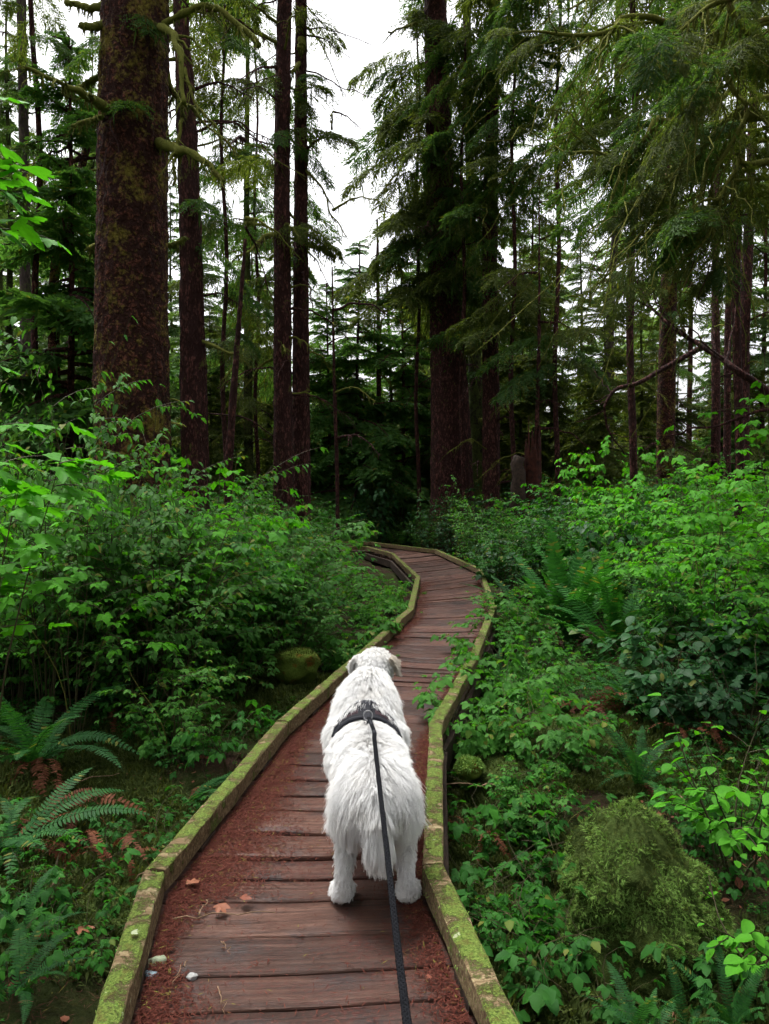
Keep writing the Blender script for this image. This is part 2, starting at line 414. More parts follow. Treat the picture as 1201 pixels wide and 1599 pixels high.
def rail_run(Wp, side):
    n = len(Wp)
    dirs = [(Wp[q + 1] - Wp[q]).normalized() for q in range(n - 1)]
    for q in range(n - 1):
        a = dirs[q - 1] if q else dirs[0]; c = dirs[q + 1] if q < n - 2 else dirs[-1]
        m0 = perp(a + dirs[q]); m1 = perp(c + dirs[q])
        m0 = m0 / max(.6, m0.dot(perp(dirs[q]))); m1 = m1 / max(.6, m1.dot(perp(dirs[q])))
        p0 = Wp[q] + dirs[q] * .009; p1 = Wp[q + 1] - dirs[q] * .009
        if q > 2:        # slimmer joints far off
            pass
        L = (p1 - p0).length
        me, mid = beam_mesh('kerb_rail', p0, p1, m0, m1, .082, .028 + random.uniform(-.003, .003), RZ + random.uniform(-.006, .004), M['rail'], max(6, int(L / .12)), .0022, .007, 10 + q + (50 if side < 0 else 0))
        o = link('kerb_rail', me, bw, mid)
        RAILS.append((o, L))
        # timber stringer below, carrying the planks
        off = perp(dirs[q]) * (-.02 * side)
        me, mid = beam_mesh('stringer', p0 + off, p1 + off, m0, m1, .09, -.22, -.052, M['old_wood'], 8, .003, .008, 90 + q)
        link('stringer', me, bw, mid)
        nb = max(2, int(L / .9))
        for s in range(nb):
            t = (s + .5) / nb; p = p0.lerp(p1, t); d = dirs[q] * .09
            me, mid = beam_mesh('spacer_block', p - d, p + d, perp(d), perp(d), .08, -.006, .026, M['old_wood'], 1, .001, .003, s)
            link('spacer_block', me, bw, mid)
        for p in (Wp[q],):
            if p.y > 0:
                g = ghf(p.x, p.y) - .1
                A = Acc(); A.tube([(0, 0, g), (0, 0, -.23)], [.055, .05], 8)
                link('support_post', A.mesh('support_post', M['old_wood']), bw, (p.x, p.y, 0))
rail_run(Lw, -1); rail_run(Rw, 1)

rp = random.Random(3)
k = 0
for q in range(len(Lw) - 1):
    l0, l1, r0, r1 = Lw[q], Lw[q + 1], Rw[q], Rw[q + 1]
    Lc = ((l1 + r1) / 2 - (l0 + r0) / 2).length
    n = max(1, round(Lc / (.205 if q < 5 else .26)))
    ws = [rp.uniform(.78, 1.22) for _ in range(n)]; tot = sum(ws); acc = 0
    ts = [0]
    for w_ in ws: acc += w_ / tot; ts.append(acc)
    for s in range(n):
        a, b = ts[s], ts[s + 1]
        A0, A1, B0, B1 = l0.lerp(l1, a), r0.lerp(r1, a), l0.lerp(l1, b), r0.lerp(r1, b)
        ex = (A1 - A0).normalized() * .035
        A0, A1, B0, B1 = A0 - ex, A1 + ex, B0 - ex, B1 + ex
        c = (A0 + A1 + B0 + B1) / 4
        gap = .010 + rp.random() * .012
        fw = ((B0 + B1) / 2 - (A0 + A1) / 2).normalized()
        # a weathered board: rows across its depth, columns along its length
        cols, V = 15, []
        ang = math.atan2(ex.y, ex.x); rot = Matrix.Rotation(-ang, 3, 'Z')
        w0, w1 = rp.uniform(-1, 1), rp.uniform(-1, 1)
        tz = rp.uniform(-.009, .005); ty = rp.uniform(-.03, .03)
        sd_ = rp.random() * 50
        prof = [(0, -.05), (0, -.008), (.025, -.001), (.25, 0), (.5, 0), (.75, 0), (.975, -.001), (1, -.008), (1, -.05)]
        for cI in range(cols + 1):
            u = cI / cols
            pa = A0.lerp(A1, u) + fw * gap / 2; pb = B0.lerp(B1, u) - fw * gap / 2
            wob0 = .006 * noise.noise((u * 5, sd_, 0)); wob1 = .006 * noise.noise((u * 5, sd_ + 9, 0))
            for (f, z) in prof:
                p = (pa + fw * wob0).lerp(pb + fw * wob1, f) - c
                p = rot @ p
                nz = .004 * noise.noise((u * 4, f * 2 + sd_, 1.3)) if z > -.02 else 0
                worn = -.006 * math.exp(-((u - .5) / .22) ** 2) * (z > -.02)
                V.append((p.x, p.y, z + tz + ty * (f - .5) * .5 + nz + worn))
        kk = len(prof)
        F = [(x * kk + m, x * kk + (m + 1) % kk, (x + 1) * kk + (m + 1) % kk, (x + 1) * kk + m) for x in range(cols) for m in range(kk)]
        me = bpy.data.meshes.new('plank'); me.from_pydata(V, [], [f[::-1] for f in F] + [tuple(range(kk)), tuple(cols * kk + m for m in range(kk))[::-1]])
        me.materials.append(M['plank']); me.update()
        me.polygons.foreach_set('use_smooth', [True] * len(me.polygons))
        link('plank', me, bw, c, (0, 0, ang)); k += 1

# needle litter swept to the edges of the deck
def lerp_walk(n, seed):
    """random points on the deck: (t along, u across 0..1)"""
    return None
def litter(name, spots, mat, lmin, lmax, wd, zr, label):
    n = len(spots)
    TV = np.array([(-.5, 0, 0), (0, -.5, .04), (.5, 0, 0), (0, .5, .04)]); TQ = np.array([(0, 1, 2, 3)])
    yaw = rng.uniform(0, 2 * math.pi, n); ln = rng.uniform(lmin, lmax, n)
    Mx = rots(yaw, rng.normal(0, .25, n), rng.normal(0, .25, n), 1.0)
    sc = np.stack([ln, np.full(n, wd), np.full(n, wd)], -1)
    Mx = Mx * sc[:, None, :]
    A = Acc(); A.stamp(TV, TQ, Mx, spots)
    o = link(name, A.mesh(name, mat)); tag(o, label, 'litter', None, 'stuff'); return o
pts = []
rl = np.random.default_rng(11)
while len(pts) < 100000:
    q = rl.choice([0, 0, 0, 1, 1, 1, 2, 2, 3, 4]); t = rl.random()
    if q == 0 and t < .55: continue
    l = Lw[q].lerp(Lw[q + 1], t); r = Rw[q].lerp(Rw[q + 1], t)
    if rl.random() < .66:
        wide = .16 + .17 * noise.noise((l.x * 2, l.y * 2.1, 4)) + (.10 if 3.0 < l.y < 4.3 else 0) + (.02 if l.y <= 3 else 0)
        u = abs(rl.normal(0, .47)) * max(.04, wide) + .045
    else:
        wide = .06 + .06 * noise.noise((r.x * 2, r.y * 2.3, 9)) + (.03 if r.y < 3.1 else 0)
        u = 1 - abs(rl.normal(0, .6)) * max(.02, wide) - .045
    if rl.random() < .045: u = rl.uniform(.1, .9)
    p = l.lerp(r, u)
    edge = min(u, 1 - u)
    z = .003 + .020 * rl.random() * math.exp(-((edge - .05) / .12) ** 2)
    pts.append((p.x, p.y, z))
litter('needle_litter', np.array(pts), M['litter'], .010, .036, .0034, 0, 'red brown needle litter swept along the edges of the boardwalk')

# ------------------------------------------------------------------ conifer boughs and crowns
def spray_rows(L, rs, n2, n3, droop, l2f=.36, w3=.012, tl=(.06, .13), hang=.35):
    """one bough along +Y: returns rhombus vertices (n,4,3) for twigs and the main axis points"""
    t = np.linspace(.10, 1, n2)
    main = lambda t: np.stack([0 * t, L * t * (1 - .08 * droop * t), L * (.10 * t - .42 * droop * t * t)], -1)
    out = []
    def rh(p, d, nrm, l, w):
        a = p; b = p + d * l * .45 + nrm * w; c = p + d * l; e = p + d * l * .45 - nrm * w
        out.append(np.stack([a, b, c, e], 1))
    for side in (-1, 1):
        tt = np.clip(t + rs.uniform(-.02, .02, n2), .05, 1)
        p0 = main(tt)
        l2 = (L * l2f * (1 - tt) ** .75 * np.clip(tt * 4, .35, 1) + .10) * rs.uniform(.7, 1.25, n2)
        d2 = np.stack([side * rs.uniform(.65, .95, n2), rs.uniform(.45, .8, n2), rs.uniform(-.45, .05, n2)], -1)
        d2 /= np.linalg.norm(d2, axis=1)[:, None]
        for k in range(n3):
            u = (k + rs.random(n2)) / n3
            keep = np.ones(n2, bool)
            p = p0 + d2 * (l2 * u)[:, None] + np.stack([0 * u, 0 * u, -hang * l2 * u * u], -1)
            s3 = 1 if k % 2 else -1
            perp2 = np.stack([-d2[:, 1] * s3, d2[:, 0] * s3, np.zeros(n2)], -1)
            d3 = d2 * rs.uniform(.5, .9, (n2, 1)) + perp2 * rs.uniform(.4, .85, (n2, 1)) + np.stack([0 * u, 0 * u, -rs.uniform(.1, .9, n2) * hang * 1.6], -1)
            d3 /= np.linalg.norm(d3, axis=1)[:, None]
            nr = np.cross(d3, rs.normal(0, 1, (n2, 3)) * [.5, .5, 1] + [0, 0, 1.0]); nr /= np.linalg.norm(nr, axis=1)[:, None] + 1e-9
            rh(p[keep], d3[keep], nr[keep], (rs.uniform(*tl, n2) * (1.15 - .5 * u))[keep][:, None], w3 * rs.uniform(.7, 1.4, (n2, 1)))
        # the secondary axes as slivers
        nr = np.cross(d2, [0, 0, 1.0]); rh(p0, d2 + np.array([0, 0, -hang * .6]), nr, l2[:, None], .005)
    return np.concatenate(out), main(np.linspace(0, 1, 8))
def bough_arrays(L, seed, n2, n3, droop, hang_moss=0, **kw):
    rs = np.random.default_rng(seed)
    q, ax = spray_rows(L, rs, n2, n3, droop, **kw)
    A = Acc(); n = len(q)
    A.add(q.reshape(-1, 3), np.arange(n * 4).reshape(-1, 4))
    if hang_moss:
        t = rs.random(hang_moss); p = np.stack([np.interp(t, np.linspace(0, 1, 8), ax[:, k]) for k in range(3)], -1)
        l = rs.uniform(.08, .35, hang_moss)[:, None]; dn = np.array([[0, 0, -1.0]]); sd = rs.normal(0, 1, (hang_moss, 3)) * [1, 1, 0]; sd /= np.linalg.norm(sd, axis=1)[:, None]
        p = p + sd * rs.uniform(0, .2, (hang_moss, 1))
        qq = np.stack([p, p + dn * l * .3 + sd * .012, p + dn * l, p + dn * l * .3 - sd * .012], 1)
        A.add(qq.reshape(-1, 3), np.arange(hang_moss * 4).reshape(-1, 4))
    return A.arrays()[0], A.arrays()[1], ax
FB = []
for k in range(4):
    V, Q, ax = bough_arrays(1.0, 300 + k, 26, 16, .75 + .12 * k, 14, w3=.0075, tl=(.05, .11), l2f=.42, hang=.55)
    A = Acc(); A.add(V, Q); FB.append(A.mesh('needle_spray', M['needle'] if k % 2 else M['needle_olive']))
ORD = 'first second third fourth fifth sixth seventh eighth ninth tenth eleventh twelfth thirteenth fourteenth fifteenth sixteenth seventeenth eighteenth nineteenth twentieth twenty-first twenty-second twenty-third twenty-fourth twenty-fifth twenty-sixth twenty-seventh twenty-eighth'.split()
def moss_coat(me, n, mat, lmin, lmax, w, seed, droop=.5, zmin=-9):
    """little curved moss shoots standing on a mesh"""
    rs = np.random.default_rng(int(seed * 10))
    me.calc_loop_triangles(); nv = len(me.vertices)
    co = np.empty(nv * 3, np.float32); me.vertices.foreach_get('co', co); co = co.reshape(-1, 3)
    nr = np.empty(nv * 3, np.float32); me.vertices.foreach_get('normal', nr); nr = nr.reshape(-1, 3)
    tri = np.empty(len(me.loop_triangles) * 3, np.int32); me.loop_triangles.foreach_get('vertices', tri); tri = tri.reshape(-1, 3)
    a, b, c = co[tri[:, 0]], co[tri[:, 1]], co[tri[:, 2]]
    ar = np.linalg.norm(np.cross(b - a, c - a), axis=1); ar[(a[:, 2] < zmin)] = 0
    t = rs.choice(len(tri), n, p=ar / ar.sum()); u, v = rs.random((2, n)); f = u + v > 1; u[f] = 1 - u[f]; v[f] = 1 - v[f]
    p = a[t] + (b[t] - a[t]) * u[:, None] + (c[t] - a[t]) * v[:, None]; nn = nr[tri[t, 0]]
    d = nn + rs.normal(0, .55, (n, 3)); d /= np.linalg.norm(d, axis=1)[:, None]
    l = rs.uniform(lmin, lmax, n)[:, None]; s = np.cross(d, rs.normal(0, 1, (n, 3))); s /= np.linalg.norm(s, axis=1)[:, None]
    dn = np.array([[0, 0, -droop]])
    m_ = p + d * l * .5; tip = p + d * l + dn * l * .7
    q = np.stack([p - s * w, p + s * w, m_ + s * w * .9, m_ - s * w * .9, tip], 1)
    k = np.arange(n)[:, None] * 5
    return np_mesh('moss', q.reshape(-1, 3), [np.concatenate([k + [0, 1, 2, 3]]), np.concatenate([k + [3, 2, 4]])], mat)

# ------------------------------------------------------------------ tree trunks with mossy limbs
def trunk_mesh(name, pts, radii, sides, rings, mat, amp=.03, freq=5.0, flare=.0, zf=.55, seed=0.0):
    P = spline(pts, rings); rr = np.interp(np.linspace(0, 1, rings), np.linspace(0, 1, len(radii)), radii)
    V = []
    for q, p in enumerate(P):
        for s in range(sides):
            a = 2 * math.pi * s / sides; c, sn = math.cos(a), math.sin(a)
            r = rr[q]
            h = p.z - P[0].z
            fl = 1 + flare * math.exp(-h / .55) * (1 + .45 * math.sin(a * 5 + seed))
            x, y, z = p.x + c * r * fl, p.y + sn * r * fl, p.z
            e = noise.noise((c * r * freq * 1.6 + seed, sn * r * freq * 1.6, z * freq * zf))
            e2 = noise.noise((c * r * freq * 4 + seed, sn * r * freq * 4, z * freq * 2.0)) if amp > .012 else 0
            low = noise.noise((c * .8 + seed, sn * .8, z * .35))
            d = amp * (e + .6 * e2) + r * .07 * low
            V.append((x + c * d, y + sn * d, z))
    i, j = np.meshgrid(np.arange(sides), np.arange(rings - 1)); k = (i + 1) % sides
    Q = np.stack([j * sides + i, j * sides + k, (j + 1) * sides + k, (j + 1) * sides + i], -1).reshape(-1, 4)
    return np_mesh(name, V, [Q], mat, True)
def wiggle(pts, n, amp, seed):
    P = spline(pts, n); out = []
    for q, p in enumerate(P):
        t = q / (n - 1)
        out.append(p + Vector((noise.noise((t * 6, seed, 0)), noise.noise((t * 6, seed, 5)), noise.noise((t * 6, seed, 9)))) * amp * min(1, t * 3))
    return out
def limb_mesh(name, pts, r0, r1, mat, moss=0.0, seed=0.0, twigs=6, droop=.3, n=22):
    """a knotty branch; moss > 0 thickens it unevenly and hangs strands from it"""
    A = Acc(); P = wiggle(pts, n, (Vector(pts[-1]) - Vector(pts[0])).length * .035, seed)
    rad = [(r0 + (r1 - r0) * (q / (n - 1)) ** .8) * (1 + moss * .9 * max(0, noise.noise((q * .45, seed, 2)) + .35)) for q in range(n)]
    A.tube(P, rad, 8)
    rs = random.Random(int(seed * 97) + 5)
    for w in range(twigs):
        q = rs.randrange(int(n * .3), n - 1); p = P[q]; d = (P[q + 1] - P[q - 1]).normalized()
        sidev = d.cross(Vector((0, 0, 1))).normalized() * rs.choice((-1, 1))
        L = (Vector(pts[-1]) - Vector(pts[0])).length * rs.uniform(.12, .35)
        e = (d * rs.uniform(.3, .9) + sidev * rs.uniform(.2, .8) + Vector((0, 0, -droop + rs.uniform(-.4, .35)))).normalized()
        tp = wiggle([p, p + e * L * .5 + Vector((0, 0, .02)), p + e * L + Vector((0, 0, -L * droop * .5))], 8, L * .08, seed + w)
        A.tube(tp, np.linspace(rad[q] * .45, .003, 8), 5)
    if moss > 0:
        for w in range(int(26 * moss)):
            q = rs.randrange(1, n - 1); p = P[q]; L = rs.uniform(.04, .16) * (.6 + moss)
            p = p + Vector((rs.uniform(-1, 1), rs.uniform(-1, 1), -.6)) * rad[q] * .6
            A.tube([p, p + Vector((rs.uniform(-.01, .01), 0, -L * .5)), p + Vector((rs.uniform(-.02, .02), 0, -L))], [.014, .010, .002], 4)
    return A.mesh(name, mat, True)
TREE_N = 0
def fuzz(o, n, seed, mat='moss_strand', l0=.02, l1=.06, w=.006):
    f = link('moss', moss_coat(o.data, n, M[mat], l0, l1, w, seed, .6), o); f['kind'] = 'stuff'
def big_tree(name, label, px, Y, ws, mat, limbs, lean=0.0, sprays=0, spr=(.5, 1.0), sprz=(3, 14), amp=.03, freq=5, flare=.35, top=26, sides=72, rings=220, ndead=10, deadlen=(.5, 1.6), deadz=(1.5, 14), mossl=.5, group=None):
    """px: list of (px x, px y) down the trunk's middle line as seen; ws: pixel widths at those points"""
    global TREE_N; TREE_N += 1
    base = at(px[-1][0], px[-1][1], Y)
    gz = ghf(base.x, Y) - .15
    pts = [Vector((base.x, Y, gz))]; rad = [ws[-1] / FPX * Y / 2 * 1.06]
    for (x, y), w in list(zip(px, ws))[::-1]:
        pts.append(at(x, y, Y)); rad.append(w / FPX * Y / 2)
    d = (pts[-1] - pts[-2]).normalized(); e = pts[-1] + d * max(2, top - pts[-1].z)
    pts.append(e); rad.append(rad[-1] * .55)
    root = empty(name, (base.x, Y, gz)); loc = Vector((base.x, Y, gz))
    P = [p - loc for p in pts]
    # equal parameter spacing needs resampling by height
    hs_ = np.linspace(0, P[-1].z, 16); zs = [p.z for p in P]
    Pr = [Vector((np.interp(h, zs, [p.x for p in P]), np.interp(h, zs, [p.y for p in P]), h)) for h in hs_]
    rr = list(np.interp(hs_, zs, rad))
    link('trunk', trunk_mesh('trunk', Pr, rr, sides, rings, mat, amp, freq, flare, seed=TREE_N * 3.7), root)
    rs = random.Random(TREE_N * 13)
    for (poly, r0, r1, moss, tw) in limbs:       # limbs seen in the picture, (px, py, depth offset)
        q = [at(x, y, Y + dy) - loc for (x, y, dy) in poly]
        br = link('branch', limb_mesh('branch', q, r0 * .72, r1 * .72, M['moss'] if moss > .25 else M['bark_dark'], moss * .8, rs.random() * 20, tw + 4), root)
        if moss > .35 and Y < 25: fuzz(br, int(700 * moss), rs.random() * 9)
    for w in range(ndead):
        z = rs.uniform(*deadz); a = rs.uniform(0, 2 * math.pi)
        c = Vector((np.interp(z, hs_, [p.x for p in Pr]), np.interp(z, hs_, [p.y for p in Pr]), z)); r = np.interp(z, hs_, rr)
        L = rs.uniform(*deadlen); dv = Vector((math.cos(a), math.sin(a), 0))
        up = rs.uniform(-.35, .25)
        q = [c + dv * r * .7, c + dv * (r + L * .45) + Vector((0, 0, L * up * .6)), c + dv * (r + L) + Vector((0, 0, L * (up - .35)))]
        link('branch', limb_mesh('branch', q, rs.uniform(.018, .04), .006, M['moss'] if rs.random() < mossl else M['bark_dark'], mossl * rs.random(), rs.random() * 30, 7), root)
    for w in range(sprays):
        z = rs.uniform(*sprz); c = Vector((np.interp(z, hs_, [p.x for p in Pr]), np.interp(z, hs_, [p.y for p in Pr]), z))
        link('bough', FB[rs.randrange(4)], root, c, (R(rs.uniform(-28, 8)), rs.uniform(-.2, .2), rs.uniform(0, 6.28)), rs.uniform(*spr))
    tag(root, label, 'tree', group); return root

big_tree('spruce_tree', 'massive mossy red barked spruce trunk towering over the left thicket', [(212, 0), (209, 200), (205, 400), (206, 620)], 11, [100, 102, 105, 112], M['bark_red'],
    [([(175, 175, -.35), (140, 152, -.9), (100, 132, -1.3), (40, 105, -1.8)], .085, .02, 1.0, 6),
     ([(165, 115, .1), (140, 128, .2), (112, 142, .3)], .06, .03, .7, 2),
     ([(165, 180, -.3), (140, 188, -.7), (112, 196, -.9)], .045, .02, .7, 2),
     ([(165, 38, -.2), (145, 42, -.4), (128, 40, -.6)], .08, .05, .6, 1),
     ([(165, 10, .2), (135, 12, .3), (105, 2, .4)], .08, .05, .6, 3),
     ([(250, 42, -.45), (272, 55, -.9), (282, 95, -1.2), (288, 160, -1.4)], .07, .03, .8, 4),
     ([(255, 38, -.3), (285, 22, -.4), (320, 8, -.5), (350, 20, -.6), (405, 72, -.7)], .05, .045, .8, 8),
     ([(250, 225, -.2), (270, 232, -.7), (295, 240, -1.0), (322, 258, -1.2), (350, 280, -1.3)], .10, .02, 1.0, 5),
     ([(255, 90, .2), (275, 150, .2), (310, 178, .2), (370, 245, .2)], .045, .015, .5, 10),
     ([(158, 385, 0), (146, 384, -.1), (138, 388, -.2)], .06, .03, .5, 0),
     ([(180, 178, -.55), (172, 195, -.75), (183, 225, -.8), (184, 242, -.8)], .018, .006, 0, 0),
     ([(255, 385, .3), (272, 382, .3), (290, 372, .3)], .06, .04, .5, 0)],
    amp=.030, freq=9, sides=150, rings=620, ndead=8, sprays=12, spr=(.9, 1.8), sprz=(7, 12), deadz=(6, 15), top=24)
big_tree('leaning_spruce_tree', 'dark leaning trunk with dead mossy limbs right behind the massive spruce', [(283, 20), (292, 200), (298, 400), (304, 690)], 15, [22, 30, 35, 42], M['bark_dark'],
    [([(285, 90, 0), (300, 150, -.4), (330, 190, -.6), (355, 230, -.7)], .05, .012, .4, 12),
     ([(290, 170, 0), (278, 220, -.4), (270, 290, -.6)], .05, .03, .6, 5),
     ([(310, 530, 0), (345, 545, -.5), (372, 560, -.8), (352, 590, -1)], .045, .02, .8, 6),
     ([(290, 120, 0), (265, 160, .4), (262, 210, .5)], .04, .02, .7, 5)], amp=.03, ndead=18, deadlen=(.6, 2.2), deadz=(3, 14), sprays=9, spr=(.9, 1.8), sprz=(5, 14))
big_tree('slim_spruce_tree', 'slim straight dark trunk, the one nearer the massive spruce of a close pair', [(444, 0), (440, 250), (441, 450), (442, 700)], 17, [22, 24, 26, 29], M['bark_dark'],
    [([(435, 365, 0), (410, 372, -.5), (390, 392, -.8), (368, 400, -1)], .07, .02, 1.0, 6),
     ([(438, 40, 0), (410, 18, -.4), (388, 2, -.7)], .05, .02, .4, 4),
     ([(436, 70, 0), (405, 52, -.4), (375, 40, -.6), (340, 10, -.7)], .05, .035, .8, 8),
     ([(436, 228, 0), (410, 222, -.4), (380, 210, -.6)], .035, .012, .2, 5)], amp=.022, freq=8, ndead=26, deadlen=(.4, 1.8), deadz=(4, 16), flare=.25, sprays=16, spr=(.6, 1.7), sprz=(5, 15))
big_tree('slim_spruce_tree', 'slim straight mossy topped trunk of a close pair, beside the sky gap', [(470, 0), (470, 200), (470, 400), (470, 700)], 17.6, [17, 19, 22, 29], M['bark_dark'],
    [([(468, 108, 0), (500, 120, -.3), (540, 140, -.5), (602, 156, -.6)], .03, .008, .2, 10),
     ([(474, 380, 0), (500, 388, -.4), (524, 402, -.6)], .08, .05, 1.0, 5),
     ([(474, 262, 0), (500, 290, -.4), (518, 330, -.5), (540, 372, -.6)], .045, .012, .6, 9),
     ([(470, 60, 0), (472, 72, -.2), (468, 78, -.25)], .10, .08, .9, 0),
     ([(470, 95, 0), (460, 108, -.4), (448, 116, -.5)], .06, .03, .9, 1),
     ([(470, 45, 0), (520, 48, -.3), (580, 70, -.5)], .025, .008, .2, 8)], amp=.022, freq=8, ndead=26, deadlen=(.5, 2.0), deadz=(4, 16), flare=.25, sprays=14, spr=(.6, 1.7), sprz=(6, 15))
big_tree('spruce_tree', 'broad dark trunk with flared base standing beyond the boardwalk bend', [(680, 0), (685, 200), (690, 380), (700, 560), (706, 740)], 24, [34, 39, 46, 54, 66], M['bark_dark'],
    [([(675, 165, 0), (650, 200, -.6), (625, 260, -1), (600, 300, -1.3)], .06, .02, .7, 12),
     ([(690, 150, 0), (715, 145, -.5), (760, 140, -.9)], .06, .03, .8, 6),
     ([(700, 545, 0), (730, 548, -.5), (752, 530, -.8)], .05, .03, .7, 4),
     ([(690, 545, 0), (670, 535, -.5), (655, 520, -.8)], .05, .03, .7, 4),
     ([(672, 30, 0), (640, 40, -.6), (606, 50, -1)], .06, .03, .6, 8),
     ([(690, 50, 0), (720, 55, -.6), (760, 75, -1)], .06, .03, .8, 8)], amp=.035, freq=5.5, flare=.55, ndead=18, deadlen=(.8, 2.4), deadz=(4, 16), sprays=40, spr=(1.4, 3.0), sprz=(8.5, 19))
big_tree('slim_spruce_tree', 'narrow near-black trunk just beside the broad flared trunk past the bend', [(772, 0), (768, 200), (764, 420), (767, 640)], 22.5, [18, 20, 24, 27], M['bark_dark'],
    [([(770, 75, 0), (745, 85, -.4), (716, 105, -.7)], .06, .03, 1.0, 5),
     ([(772, 330, 0), (800, 320, -.4), (840, 330, -.8)], .04, .02, .7, 8),
     ([(760, 540, 0), (742, 548, -.3), (725, 552, -.5)], .04, .025, .6, 3)], amp=.025, ndead=20, deadlen=(.6, 2.2), deadz=(2, 14), sprays=22, spr=(1.2, 2.4), sprz=(6.5, 18))
for (lab, px, Y, ws, mt, nd) in [
    ('pale thin trunk with a broken knot standing among the right-hand conifers', [(962, 240), (960, 380), (953, 480), (950, 600)], 24, [9, 11, 12, 15], 'bark_pale', 10),
    ('brown trunk rising behind the overhanging boughs on the right', [(1050, 200), (1046, 350), (1044, 480), (1040, 650)], 24, [18, 22, 25, 28], 'bark_red', 12),
    ('dark trunk standing close to the right edge of the picture', [(1170, 330), (1166, 430), (1160, 540), (1160, 660)], 22, [14, 17, 18, 20], 'bark_dark', 10),
    ('thin dark trunk between the brown trunk and the right edge', [(1144, 330), (1138, 440), (1136, 540), (1136, 660)], 26, [8, 9, 10, 11], 'bark_dark', 6),
    ('second thin dark trunk between the brown trunk and the right edge', [(1118, 340), (1117, 440), (1118, 540), (1118, 660)], 30, [9, 11, 12, 14], 'bark_dark', 6),
    ('pale distant trunk at the far left edge of the picture', [(33, 0), (36, 150), (38, 230), (40, 500)], 18, [14, 14, 14, 16], 'bark_pale', 10),
    ('mossy half dead trunk in the pale gap left of the close pair', [(386, 200), (385, 320), (386, 430), (388, 640)], 26, [7, 9, 11, 14], 'bark_mossy', 18),
    ('short dark leaning stem in front of the pale gap', [(369, 560), (366, 600), (361, 660), (356, 740)], 13, [9, 11, 12, 13], 'bark_dark', 4),
    ('brown trunk half hidden behind the leaning dead spruce', [(100, 330), (110, 280), (96, 380), (80, 440)][2:] + [(84, 520), (86, 640)], 16, [13, 15, 17, 18], 'bark_red', 5),
    ('reddish mossy trunk leaning between the two dark trunks past the bend', [(735, 300), (738, 450), (742, 600), (748, 740)], 26, [14, 16, 20, 26], 'bark_mossy', 10),
    ('thin bare stem in the dark understory left of the broad trunk', [(590, 430), (591, 520), (592, 640), (594, 760)], 28, [5, 6, 8, 10], 'bark_dark', 12),
    ('thinner bare stem in the dark understory beside the sapling', [(606, 480), (609, 560), (612, 650), (615, 760)], 30, [4, 5, 6, 8], 'bark_dark', 10),
    ('pole-thin stem in the understory just right of the close pair', [(521, 545), (522, 600), (525, 680), (527, 760)], 19, [4, 5, 6, 6], 'bark_dark', 8),
    ('slender dead stem rising from the stump past the bend', [(842, 430), (842, 520), (840, 600), (838, 700)], 19.6, [3, 5, 6, 7], 'bark_dark', 12)]:
    big_tree('bare_conifer', lab, px, Y, ws, M[mt], [], amp=.015, flare=.2, sides=22, rings=90, ndead=nd, deadlen=(.4, 2.0), deadz=(1.0, 13), mossl=.6, sprays=nd // 2 if px[0][1] < 420 else 0, spr=(.7, 1.6), top=px[0][1] < 420 and 24 or 4)

# broken reddish stump past the bend
def stump():
    c = at(832, 735, 19); g = ghf(c.x, c.y) - .1
    root = empty('broken_stump', (c.x, c.y, g)); tag(root, 'rotten red brown broken stump with a jagged top past the boardwalk bend', 'stump')
    V = []; sides, rings = 40, 26
    H = 3.7
    for q in range(rings):
        t = q / (rings - 1)
        for s in range(sides):
            a = 2 * math.pi * s / sides
            h = H * (.78 + .20 * max(0, math.cos(a - .4)) ** 2 + .34 * noise.noise((math.cos(a) * 5, math.sin(a) * 5, 3)))
            r = (.24 - .05 * t + .25 * math.exp(-t * 6)) * (1 + .22 * noise.noise((math.cos(a) * 3, math.sin(a) * 3, t * 1.2)))
            V.append((r * math.cos(a), r * math.sin(a), h * t))
    i, j = np.meshgrid(np.arange(sides), np.arange(rings - 1)); k = (i + 1) % sides
    Q = np.stack([j * sides + i, j * sides + k, (j + 1) * sides + k, (j + 1) * sides + i], -1).reshape(-1, 4)
    V.append((0, 0, H * .45)); T = [((rings - 1) * sides + s, (rings - 1) * sides + (s + 1) % sides, len(V) - 1) for s in range(sides)]
    link('stump_wood', np_mesh('stump_wood', V, [Q, np.array(T)], M['rotten'], True), root)
    A = Acc()
    A.tube(wiggle([(-.12, -.1, .1), (-.40, -.2, 1.6), (-.36, -.2, 2.7)], 12, .1, 3), np.linspace(.24, .15, 12), 9)
    link('side_burl', A.mesh('side_burl', M['old_wood'], True), root)
stump()

